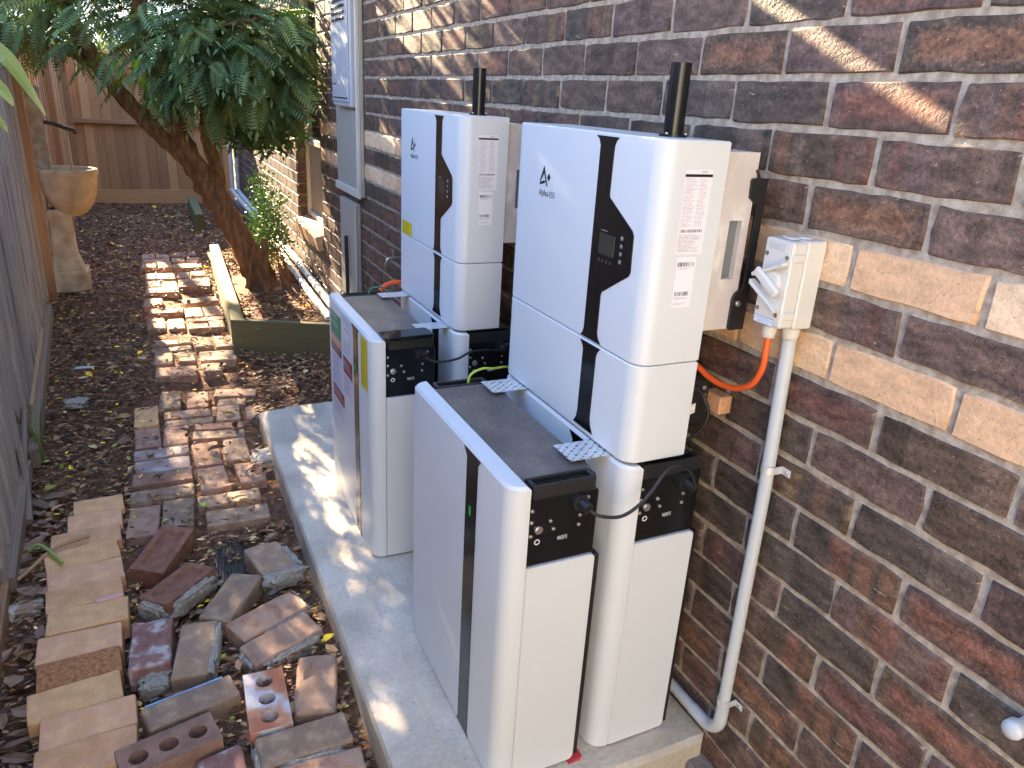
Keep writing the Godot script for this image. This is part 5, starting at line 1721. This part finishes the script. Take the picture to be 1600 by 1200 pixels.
func scatter(called: String, mesh: Mesh, m: Material, xfs: Array[Transform3D], cols: PackedColorArray, parent: Node) -> MultiMeshInstance3D:
	var mm := MultiMesh.new()
	mm.transform_format = MultiMesh.TRANSFORM_3D
	mm.use_colors = true
	mm.mesh = mesh
	mm.instance_count = xfs.size()
	for i in xfs.size():
		mm.set_instance_transform(i, xfs[i])
		mm.set_instance_color(i, cols[i])
	var o := MultiMeshInstance3D.new()
	o.multimesh = mm
	o.material_override = m
	o.name = called if parent != self else numbered(called)
	parent.add_child(o, true)
	o.set_meta("kind", "stuff")
	return o

func look_basis(dir: Vector3, roll: float) -> Basis:
	# +x of the mesh points along dir
	var x := dir.normalized()
	var up := Vector3.UP if absf(x.y) < 0.95 else Vector3.RIGHT
	var z := x.cross(up).normalized()
	var y := z.cross(x)
	return Basis(x, y, z) * Basis(Vector3.RIGHT, roll)

func build_tree() -> void:
	var r := RandomNumberGenerator.new()
	r.seed = 2024
	var t := thing("pinnate_tree", "leaning tree with feathery dark green leaves growing from the raised bed", "tree", Vector3.ZERO)
	var limb := func(pts: Array, rads: Array) -> MB:
		var mb := MB.new()
		var pv := PackedVector3Array()
		for p in pts: pv.append(p)
		var sp := spline(pv, 7)
		var rr := PackedFloat32Array()
		var m := rads.size()
		for i in sp.size():
			var u := float(i) / (sp.size() - 1) * (m - 1)
			var k := mini(int(u), m - 2)
			rr.append(lerpf(rads[k], rads[k + 1], u - k) * (1.0 + 0.06 * sin(i * 1.7)))
		mb.tube(sp, rr, 14)
		# flutes and bumps in the bark
		var f := FastNoiseLite.new()
		f.seed = 6; f.frequency = 7.0; f.fractal_octaves = 3
		for i in mb.v.size():
			var p := mb.v[i]
			mb.v[i] = p + mb.n[i] * (0.035 * f.get_noise_3d(p.x * 1.6, p.y * 0.5, p.z * 1.6))
		return mb
	var trunk: MB = limb.call([Vector3(-0.33, -0.12, -4.25), Vector3(-0.40, 0.10, -4.26), Vector3(-0.50, 0.33, -4.28), Vector3(-0.60, 0.55, -4.3), Vector3(-0.70, 0.76, -4.32)], [0.135, 0.10, 0.088, 0.084, 0.09])
	part("trunk", trunk, M.bark, t)
	part("limb", limb.call([Vector3(-0.67, 0.70, -4.33), Vector3(-0.82, 0.90, -4.36), Vector3(-0.98, 1.08, -4.4), Vector3(-1.16, 1.28, -4.45), Vector3(-1.35, 1.6, -4.5), Vector3(-1.45, 2.0, -4.5)], [0.07, 0.062, 0.055, 0.05, 0.04, 0.018]), M.bark, t)
	part("limb", limb.call([Vector3(-0.68, 0.72, -4.28), Vector3(-0.78, 0.95, -4.26), Vector3(-0.88, 1.15, -4.22), Vector3(-0.97, 1.45, -4.15), Vector3(-1.0, 1.9, -4.0), Vector3(-0.95, 2.5, -3.8)], [0.06, 0.05, 0.045, 0.042, 0.035, 0.016]), M.bark, t)
	part("limb", limb.call([Vector3(-0.62, 0.64, -4.34), Vector3(-0.635, 0.90, -4.36), Vector3(-0.655, 1.2, -4.4), Vector3(-0.64, 1.55, -4.45), Vector3(-0.5, 2.0, -4.3), Vector3(-0.35, 2.5, -4.1)], [0.058, 0.05, 0.046, 0.042, 0.032, 0.016]), M.bark, t)
	for q in [[Vector3(-0.95, 1.4, -4.15), Vector3(-0.7, 1.65, -3.8), Vector3(-0.4, 1.75, -3.5)], [Vector3(-0.6, 1.7, -4.4), Vector3(-0.35, 1.7, -4.1), Vector3(-0.12, 1.6, -3.8)], [Vector3(-1.2, 1.35, -4.45), Vector3(-1.5, 1.6, -4.7), Vector3(-1.7, 1.8, -4.9)], [Vector3(-1.0, 1.9, -4.0), Vector3(-1.0, 2.4, -3.4), Vector3(-0.95, 2.8, -2.8)]]:
		part("limb", limb.call(q, [0.03, 0.02, 0.01]), M.bark, t)
	# old stub shoots round the foot
	for i in 4:
		var a := -2.4 + i * 0.75
		part("root_flare", limb.call([Vector3(-0.36 + 0.10 * cos(a), 0.33 + 0.06 * sin(i * 2.0), -4.22 - 0.10 * sin(a)), Vector3(-0.36 + 0.16 * cos(a), 0.12, -4.22 - 0.16 * sin(a)), Vector3(-0.36 + 0.22 * cos(a), -0.02, -4.22 - 0.22 * sin(a))], [0.01, 0.02, 0.032]), M.bark, t)
	# crown: feathery leaves hung through a set of overlapping lobes
	var lobes := [
		[Vector3(-0.95, 1.75, -4.25), Vector3(0.58, 0.50, 0.60), 450],
		[Vector3(-0.34, 1.62, -3.9), Vector3(0.28, 0.42, 0.42), 290],
		[Vector3(-1.52, 1.86, -4.45), Vector3(0.40, 0.32, 0.5), 190],
		[Vector3(-0.62, 1.60, -3.85), Vector3(0.42, 0.36, 0.4), 300],
		[Vector3(-1.15, 2.45, -4.2), Vector3(0.62, 0.5, 0.7), 680],
		[Vector3(-1.17, 3.02, -4.1), Vector3(0.50, 0.47, 0.8), 980],
		[Vector3(-0.55, 2.5, -4.1), Vector3(0.42, 0.5, 0.6), 330]]
	var xfs: Array[Transform3D] = []
	var cols := PackedColorArray()
	for q in lobes:
		var c: Vector3 = q[0]
		var s: Vector3 = q[1]
		for i in int(q[2]):
			var d := Vector3(r.randfn(), r.randfn(), r.randfn()).normalized()
			var k := pow(r.randf(), 0.45)
			var p := c + Vector3(d.x * s.x, d.y * s.y, d.z * s.z) * k
			if p.x > -0.03 or p.y < 1.12: continue
			if p.x > -0.45 and p.y < 1.2: continue
			if p.x > -1.38 and p.x < -1.04 and p.y < 2.05 and r.randf() < 0.68: continue
			var out := Vector3(d.x, d.y * 0.5 - 0.25, d.z) + Vector3(r.randfn(), r.randfn() * 0.4 - 0.2, r.randfn()) * 0.45
			xfs.append(Transform3D(look_basis(out, r.randf_range(-0.6, 0.6)).scaled(Vector3.ONE * r.randf_range(0.75, 1.25)), p))
			var g := r.randf_range(0.7, 1.35)
			cols.append(Color(0.088 * g, 0.150 * g, 0.050 * g) if r.randf() < 0.68 else Color(0.15 * g, 0.185 * g, 0.045 * g))
	var cr := scatter("crown", frond(11, 0.20, 0.052, 0.018), M.leaf, xfs, cols, t)
	# small-leaved growth at the lower right of the crown and along the limbs
	var x2: Array[Transform3D] = []
	var c2 := PackedColorArray()
	for q in [[Vector3(-0.42, 1.32, -4.35), Vector3(0.36, 0.24, 0.35), 140], [Vector3(-0.2, 1.36, -4.0), Vector3(0.16, 0.28, 0.3), 60], [Vector3(-0.33, 1.13, -4.2), Vector3(0.30, 0.15, 0.35), 130], [Vector3(-0.75, 1.55, -4.6), Vector3(0.3, 0.25, 0.4), 90], [Vector3(-1.1, 2.4, -4.3), Vector3(0.6, 0.7, 0.6), 200]]:
		var c: Vector3 = q[0]
		var s: Vector3 = q[1]
		for i in int(q[2]):
			var d := Vector3(r.randfn(), r.randfn(), r.randfn()).normalized() * pow(r.randf(), 0.5)
			var p := c + Vector3(d.x * s.x, d.y * s.y, d.z * s.z)
			if p.x > -0.02: continue
			x2.append(Transform3D(Basis.from_euler(Vector3(r.randf() * TAU, r.randf() * TAU, r.randf() * TAU)).scaled(Vector3.ONE * r.randf_range(0.8, 1.2)), p))
			var g := r.randf_range(0.6, 1.3)
			c2.append(Color(0.07 * g, 0.125 * g, 0.035 * g))
	scatter("crown", clump(16, 0.085, 0.05, 0.024, 4), M.leaf, x2, c2, t)

func leafy(called: String, label: String, category: String, group: String, foot: Vector3, lobes: Array, leaf_l: float, tone: Color, sd: int, trunk_r: float) -> void:
	var r := RandomNumberGenerator.new()
	r.seed = sd
	var t := thing(called, label, category, foot, group)
	var c0: Vector3 = lobes[0][0]
	var mb := MB.new()
	mb.tube(spline(PackedVector3Array([Vector3(0, -0.1, 0), Vector3(0.03, c0.y * 0.4, 0.02), c0 * 0.85])), PackedFloat32Array([trunk_r, trunk_r * 0.9, trunk_r * 0.8, trunk_r * 0.7, trunk_r * 0.6]), 10)
	for q in lobes:
		mb.tube(spline(PackedVector3Array([c0 * 0.45, c0 * 0.6 + (q[0] as Vector3) * 0.15, q[0]])), PackedFloat32Array([trunk_r * 0.5, trunk_r * 0.35, trunk_r * 0.2]), 6)
	part("trunk" if category == "tree" else "stem", mb, M.bark, t)
	var xfs: Array[Transform3D] = []
	var cols := PackedColorArray()
	for q in lobes:
		var c: Vector3 = q[0]
		var s: Vector3 = q[1]
		for i in int(q[2]):
			var d := Vector3(r.randfn(), r.randfn(), r.randfn()).normalized() * pow(r.randf(), 0.45)
			var g := r.randf_range(0.65, 1.35)
			xfs.append(Transform3D(Basis.from_euler(Vector3(r.randf() * TAU, r.randf() * TAU, r.randf() * TAU)).scaled(Vector3.ONE * r.randf_range(0.8, 1.25)), c + Vector3(d.x * s.x, d.y * s.y, d.z * s.z)))
			cols.append(Color(tone.r * g, tone.g * g, tone.b * g))
	scatter("crown" if category == "tree" else "foliage", clump(14, leaf_l * 2.2, leaf_l, leaf_l * 0.45, sd), M.leaf, xfs, cols, t)

func build_plants() -> void:
	# trees beyond the back fence and over the side fence
	leafy("broadleaf_tree", "sparse tall dark green tree rising behind the back fence", "tree", "trees beyond the fences", Vector3(-2.2, -0.13, -13.0), [[Vector3(-0.2, 4.95, 0.3), Vector3(1.2, 0.48, 0.8), 150], [Vector3(-0.1, 2.35, 0.5), Vector3(0.9, 0.42, 0.6), 60]], 0.10, Color(0.06, 0.12, 0.04), 41, 0.10)
	leafy("broadleaf_tree", "yellow-green tree rising behind the fence corner, over the basin", "tree", "trees beyond the fences", Vector3(-3.9, -0.13, -11.4), [[Vector3(0, 2.6, 0), Vector3(1.4, 1.5, 1.1), 620], [Vector3(0.6, 1.8, 0.3), Vector3(1.0, 0.9, 0.9), 300]], 0.09, Color(0.16, 0.20, 0.035), 42, 0.12)
	leafy("broadleaf_tree", "leafy tree overhanging the grey side fence from next door", "tree", "trees beyond the fences", Vector3(-3.1, -0.13, -6.2), [[Vector3(0.25, 2.75, 0), Vector3(1.0, 0.85, 1.2), 560]], 0.085, Color(0.06, 0.12, 0.045), 43, 0.11)
	leafy("hedge_shrub", "yellow-green hedge showing over the top of the back fence", "shrub", "", Vector3(-1.15, -0.13, -10.7), [[Vector3(0, 1.72, 0), Vector3(1.25, 0.30, 0.4), 260], [Vector3(-0.2, 1.1, 0), Vector3(1.1, 0.6, 0.4), 120]], 0.07, Color(0.18, 0.22, 0.035), 47, 0.04)
	# shrub by the wall and pipes
	leafy("wall_shrub", "small bright green shrub beside the white pipes and the wall", "shrub", "", Vector3(-0.22, 0.0, -5.0), [[Vector3(0.0, 0.42, 0), Vector3(0.13, 0.34, 0.22), 90], [Vector3(-0.02, 0.24, 0.25), Vector3(0.14, 0.16, 0.2), 50]], 0.036, Color(0.10, 0.17, 0.045), 44, 0.012)
	# strap leaves reaching in over the fence
	var t := thing("strap_plant", "broad pale green strap leaves with dry tips hanging before the fence", "plant", Vector3(-1.52, 0, -1.32))
	var blade := func(pts: Array, w: float) -> void:
		var pv := PackedVector3Array()
		for p in pts: pv.append((p as Vector3) - Vector3(-1.52, 0, -1.32))
		var sp := spline(pv, 6)
		var mb := MB.new()
		var m := sp.size()
		var ring: Array = []
		for i in m:
			var d := (sp[mini(i + 1, m - 1)] - sp[maxi(i - 1, 0)]).normalized()
			var s := d.cross(Vector3(0.3, 0.2, 1)).normalized()
			var ww := w * (1.0 - pow(float(i) / (m - 1), 2.2)) + 0.002
			var u := s.cross(d)
			ring.append([sp[i] - s * ww * 0.5 + u * ww * 0.15, sp[i], sp[i] + s * ww * 0.5 + u * ww * 0.15])
		for i in m - 1:
			var tt := float(i) / m
			mb.col = Color(0.20, 0.25, 0.075).lerp(Color(0.42, 0.33, 0.2), clampf((tt - 0.72) * 4.0, 0, 1))
			for k in 2: mb.quad(ring[i][k], ring[i][k + 1], ring[i + 1][k + 1], ring[i + 1][k])
		part("leaf", mb, M.leaf_big, t)
	blade.call([Vector3(-1.60, 1.40, -1.34), Vector3(-1.48, 1.47, -1.32), Vector3(-1.40, 1.435, -1.3), Vector3(-1.355, 1.36, -1.3), Vector3(-1.318, 1.277, -1.3)], 0.055)
	blade.call([Vector3(-1.60, 1.34, -1.33), Vector3(-1.48, 1.375, -1.32), Vector3(-1.42, 1.345, -1.3), Vector3(-1.392, 1.30, -1.29)], 0.06)
	blade.call([Vector3(-1.60, 1.27, -1.33), Vector3(-1.50, 1.30, -1.32), Vector3(-1.44, 1.265, -1.3), Vector3(-1.42, 1.228, -1.3)], 0.035)
	part("stem", tubemb(PackedVector3Array([Vector3(-0.16, -0.14, 0.0), Vector3(-0.12, 0.7, 0.0), Vector3(-0.08, 1.42, 0.0)]), 0.02, 8), M.bark, t)

func build_litter() -> void:
	var r := RandomNumberGenerator.new()
	r.seed = 515
	# a curled dry leaf
	var mb := MB.new()
	var pts := [[-0.5, 0.0, 0.0], [-0.2, 0.22, 0.10], [0.2, 0.2, 0.12], [0.5, 0.0, 0.02]]
	for i in 3:
		var a: Array = pts[i]; var b: Array = pts[i + 1]
		mb.quad(Vector3(a[0], a[2], 0), Vector3(b[0], b[2], 0), Vector3(b[0], b[2] + 0.1, -b[1]), Vector3(a[0], a[2] + 0.1, -a[1]))
		mb.quad(Vector3(a[0], a[2] + 0.1, a[1]), Vector3(b[0], b[2] + 0.1, b[1]), Vector3(b[0], b[2], 0), Vector3(a[0], a[2], 0))
	var leaf := mb.mesh()
	var xfs: Array[Transform3D] = []
	var cols := PackedColorArray()
	var tones: Array[Color] = [Color(0.045, 0.026, 0.018), Color(0.075, 0.045, 0.03), Color(0.12, 0.072, 0.045), Color(0.17, 0.105, 0.07), Color(0.06, 0.033, 0.025), Color(0.24, 0.16, 0.10), Color(0.035, 0.024, 0.02), Color(0.15, 0.085, 0.07)]
	var f := FastNoiseLite.new()
	f.seed = 8; f.frequency = 1.6
	for i in 54000:
		var z := -9.3 + 11.0 * pow(r.randf(), 0.85)
		var xl := -1.62 + (z + 1.1) * 0.052
		if z < -4.7: xl = -1.80
		var x := r.randf_range(xl, -0.02)
		var in_bed := x > -0.60 and z > -5.6 and z < -3.1
		var y := soil_y(x, z) + 0.014
		if x > -0.73 and z > -1.97 and z < 0.4: continue
		if x > (-1.25 if z > -2.5 else -1.17) and x < -0.72 and z > -6.05 and z < -1.1:
			if r.randf() < 0.86: continue
			y = -0.068
		if in_bed: y = 0.018
		elif x > -0.7 and z > -5.6 and z < -2.9: 
			if x > -0.66 + (z + 3.2) * 0.4: pass
		var s := r.randf_range(0.010, 0.029)
		if r.randf() < 0.06: s = r.randf_range(0.04, 0.06)
		var b := Basis.from_euler(Vector3(r.randfn() * 0.35, r.randf() * TAU, r.randfn() * 0.35))
		xfs.append(Transform3D(b.scaled(Vector3(s * 1.3, s * r.randf_range(0.4, 1.3), s * r.randf_range(0.5, 1.1))), Vector3(x, y + r.randf_range(-0.004, 0.014), z)))
		var c: Color = tones[r.randi() % tones.size()]
		var k := r.randf_range(1.3, 3.1)
		var roll := r.randf()
		if roll < 0.012: c = Color(0.62, 0.46, 0.04)
		elif roll < 0.035: c = Color(0.40, 0.33, 0.22)
		elif roll < 0.055: c = Color(0.16, 0.20, 0.05)
		cols.append(Color(c.r * k * 1.12, c.g * k * 1.06, c.b * k * 0.80))
	var o := scatter("leaf_litter", leaf, M.litter, xfs, cols, self)
	tag(o, "brown fallen leaves covering the bare soil of the yard", "leaves")
	o.set_meta("kind", "stuff")
	# larger pale strips of bark and old leaves near the fence
	var x3: Array[Transform3D] = []
	var c3 := PackedColorArray()
	for i in 150:
		var z := r.randf_range(-1.6, 0.6)
		var x := r.randf_range(-1.62, -1.46)
		if r.randf() < 0.3:
			x = r.randf_range(-1.6, -0.75)
			z = r.randf_range(-8.0, -0.2)
			if x > -1.27 and z < -1.1: continue
		var s := r.randf_range(0.05, 0.10)
		x3.append(Transform3D(Basis.from_euler(Vector3(r.randfn() * 0.4, r.randf() * TAU, r.randfn() * 0.4)).scaled(Vector3(s * 1.3, s * 0.7, s * r.randf_range(0.5, 1.0))), Vector3(x, soil_y(x, z) + 0.02 + r.randf() * 0.02, z)))
		var k := r.randf_range(0.5, 1.2)
		c3.append(Color(0.32 * k, 0.20 * k, 0.13 * k))
	var o3 := scatter("bark_strips", leaf, M.litter, x3, c3, self)
	tag(o3, "large pale dry leaves and bark strips on the soil", "bark")
	# twigs
	var tw := MB.new()
	tw.tube(PackedVector3Array([Vector3(-0.5, 0, 0), Vector3(-0.1, 0.03, 0.05), Vector3(0.2, 0.0, -0.02), Vector3(0.5, 0.02, 0.03)]), PackedFloat32Array([0.018, 0.02, 0.016, 0.008]), 5)
	var x2: Array[Transform3D] = []
	var c2 := PackedColorArray()
	for i in 700:
		var z := r.randf_range(-7.5, 1.2)
		var x := r.randf_range(-1.62 + (z + 1.1) * 0.05, -0.72)
		var L := r.randf_range(0.05, 0.18)
		var y := soil_y(x, z) + 0.02
		if x > -1.24 and z > -6.05 and z < -1.1 and r.randf() < 0.9: continue
		x2.append(Transform3D(Basis.from_euler(Vector3(r.randfn() * 0.1, r.randf() * TAU, r.randfn() * 0.12)).scaled(Vector3(L, L * 0.8, L * 0.8)), Vector3(x, y, z)))
		var k := r.randf_range(0.5, 1.3)
		c2.append(Color(0.14 * k, 0.095 * k, 0.065 * k))
	var o2 := scatter("twigs", tw.mesh(), M.litter, x2, c2, self)
	tag(o2, "thin brown twigs strewn over the leaf litter", "twigs")
	o2.set_meta("kind", "stuff")
	# small single things
	var L := solo("mortar_lump", lump(0.05, 0.028, 0.07, 61), M.pale_mortar, "white mortar lump lying between the brick path and the slab", "rubble")
	L.position = Vector3(-0.752, -0.092, -1.63)
	L = solo("mortar_lump", lump(0.042, 0.028, 0.03, 62), M.old_mortar, "grey mortar lump beside the white-smeared loose brick", "rubble")
	L.position = Vector3(-1.19, -0.09, -0.385)
	L = solo("mortar_lump", lump(0.05, 0.02, 0.035, 63), M.pale_mortar, "pale pinkish lump in the leaf litter beside the cream bricks", "rubble")
	L.position = Vector3(-1.535, -0.095, -0.86)
	L = solo("mortar_lump", lump(0.06, 0.018, 0.05, 64), M.old_mortar, "flat grey stone in the leaf litter by the fence planks", "rubble")
	L.position = Vector3(-1.50, -0.1, -2.53)
	L = solo("red_berry", lump(0.009, 0.009, 0.009, 65), mat(lin(0.6, 0.03, 0.05), 0.4), "small red berry beside the rounded loose brick", "berry")
	L.position = Vector3(-0.748, -0.083, -0.31)
	var pk := solo("pink_strip", boxmb(Vector3(-0.036, 0, -0.009), Vector3(0.036, 0.006, 0.009), 0.002), mat(c8(222, 168, 160), 0.6), "short pink plastic strip lying on a cream brick", "strip")
	pk.transform = Transform3D(Basis(Vector3.UP, 0.12), Vector3(-1.303, -0.049, -0.762))
	solo("green_stem", tubemb(spline(PackedVector3Array([Vector3(-1.545, -0.06, -1.135), Vector3(-1.52, -0.04, -1.13), Vector3(-1.485, -0.036, -1.08), Vector3(-1.44, -0.042, -0.995)])), 0.0055, 8), mat(lin(0.28, 0.40, 0.10), 0.55), "bent green stem lying across the cream brick row", "stem")
	solo("dry_stalk", tubemb(spline(PackedVector3Array([Vector3(-1.62, -0.075, -0.93), Vector3(-1.55, -0.065, -1.0), Vector3(-1.47, -0.04, -1.085), Vector3(-1.37, -0.038, -1.13)])), 0.006, 8), M.pale_plank, "long dry brown stalk resting on the cream brick row", "stalk")
	var mp := thing("metal_plate", "dark ribbed metal plate between the loose bricks", "plate", Vector3(-0.955, -0.098, -0.91))
	mp.rotation.y = -0.1
	boxp("plate", Vector3(-0.05, -0.004, -0.13), Vector3(0.05, 0, 0.13), 0.001, M.dark_metal, mp)
	for i in 5: boxp("rib", Vector3(-0.046 + i * 0.02, 0.0002, -0.125), Vector3(-0.036 + i * 0.02, 0.005, 0.125), 0.0015, M.dark_metal, mp)
	var wd := thing("weed", "thin green weed growing at the fence foot by the split timber", "plant", Vector3(-1.585, -0.11, -1.92))
	for i in 7:
		var a := i * 0.9
		var bl := MB.new()
		var p0 := Vector3(0.006 * cos(a), 0, 0.006 * sin(a))
		var p1 := Vector3(0.025 * cos(a), 0.10 + 0.012 * i, 0.025 * sin(a))
		var p2 := Vector3(0.05 * cos(a), 0.17 + 0.018 * i, 0.05 * sin(a))
		var sd := Vector3(-sin(a), 0, cos(a)) * 0.004
		bl.col = Color(0.13, 0.20, 0.05)
		bl.quad(p0 - sd, p0 + sd, p1 + sd, p1 - sd)
		bl.tri(p1 - sd, p1 + sd, p2)
		part("blade", bl, M.leaf_big, wd)
	for i in 3:
		var q: Array = [[Vector3(-1.60, -0.08, -1.55), Vector3(-1.61, 0.03, -1.75), Vector3(-1.625, 0.10, -2.0), 0.011], [Vector3(-1.57, -0.07, -1.35), Vector3(-1.60, 0.0, -1.62), Vector3(-1.635, 0.06, -1.78), 0.014], [Vector3(-1.58, -0.09, -2.05), Vector3(-1.63, 0.04, -1.95), Vector3(-1.645, 0.14, -1.88), 0.008]][i]
		solo("dry_branch", tubemb(spline(PackedVector3Array([q[0], q[1], q[2]])), q[3], 8), M.old_plank, ["crooked dry grey branch resting on the fence foot", "thick dry branch stub leaning on the grey fence", "thin dry branch standing against the grey fence by the weed"][i], "branch")
	var wg := MB.new()
	wg.extrude(PackedVector2Array([Vector2(0, 0), Vector2(0.03, 0), Vector2(0.034, 0.012)]), Vector3(-0.352, 0.0035, 0.315), Vector3.RIGHT, Vector3.UP, -0.02, 0.0)
	solo("red_packer", wg, mat(lin(0.5, 0.04, 0.05), 0.5), "small red plastic packer under the sticker-free front battery", "packer")
	var sc := solo("plastic_scrap", boxmb(Vector3(-0.045, 0, -0.014), Vector3(0.045, 0.003, 0.014), 0.001), mat(c8(170, 190, 190), 0.5), "pale blue plastic scrap in the leaf litter", "scrap")
	sc.transform = Transform3D(Basis.from_euler(Vector3(0.1, -0.2, 0.05)), Vector3(-1.485, -0.092, -3.03))

func build_behind() -> void:
	# the open, sunlit end of the yard: a pale drive and a rendered garage wall that throw light back at the stacks
	var d := MB.new()
	d.box(Vector3(-6.0, -0.3, 2.75), Vector3(2.5, -0.09, 4.79), 0.01)
	setting("driveway", d, M.concrete)
	var t := thing("garage", "grey rendered garage wall across the drive", "garage")
	boxp("wall", Vector3(-7.0, -0.3, 4.8), Vector3(3.5, 3.4, 5.1), 0.02, M.render, t)
	boxp("fascia", Vector3(-7.2, 3.41, 4.6), Vector3(3.7, 3.6, 5.3), 0.02, M.frame, t)
	boxp("door", Vector3(-4.4, -0.09, 4.75), Vector3(-1.6, 2.1, 4.798), 0.01, M.cover_grey, t)
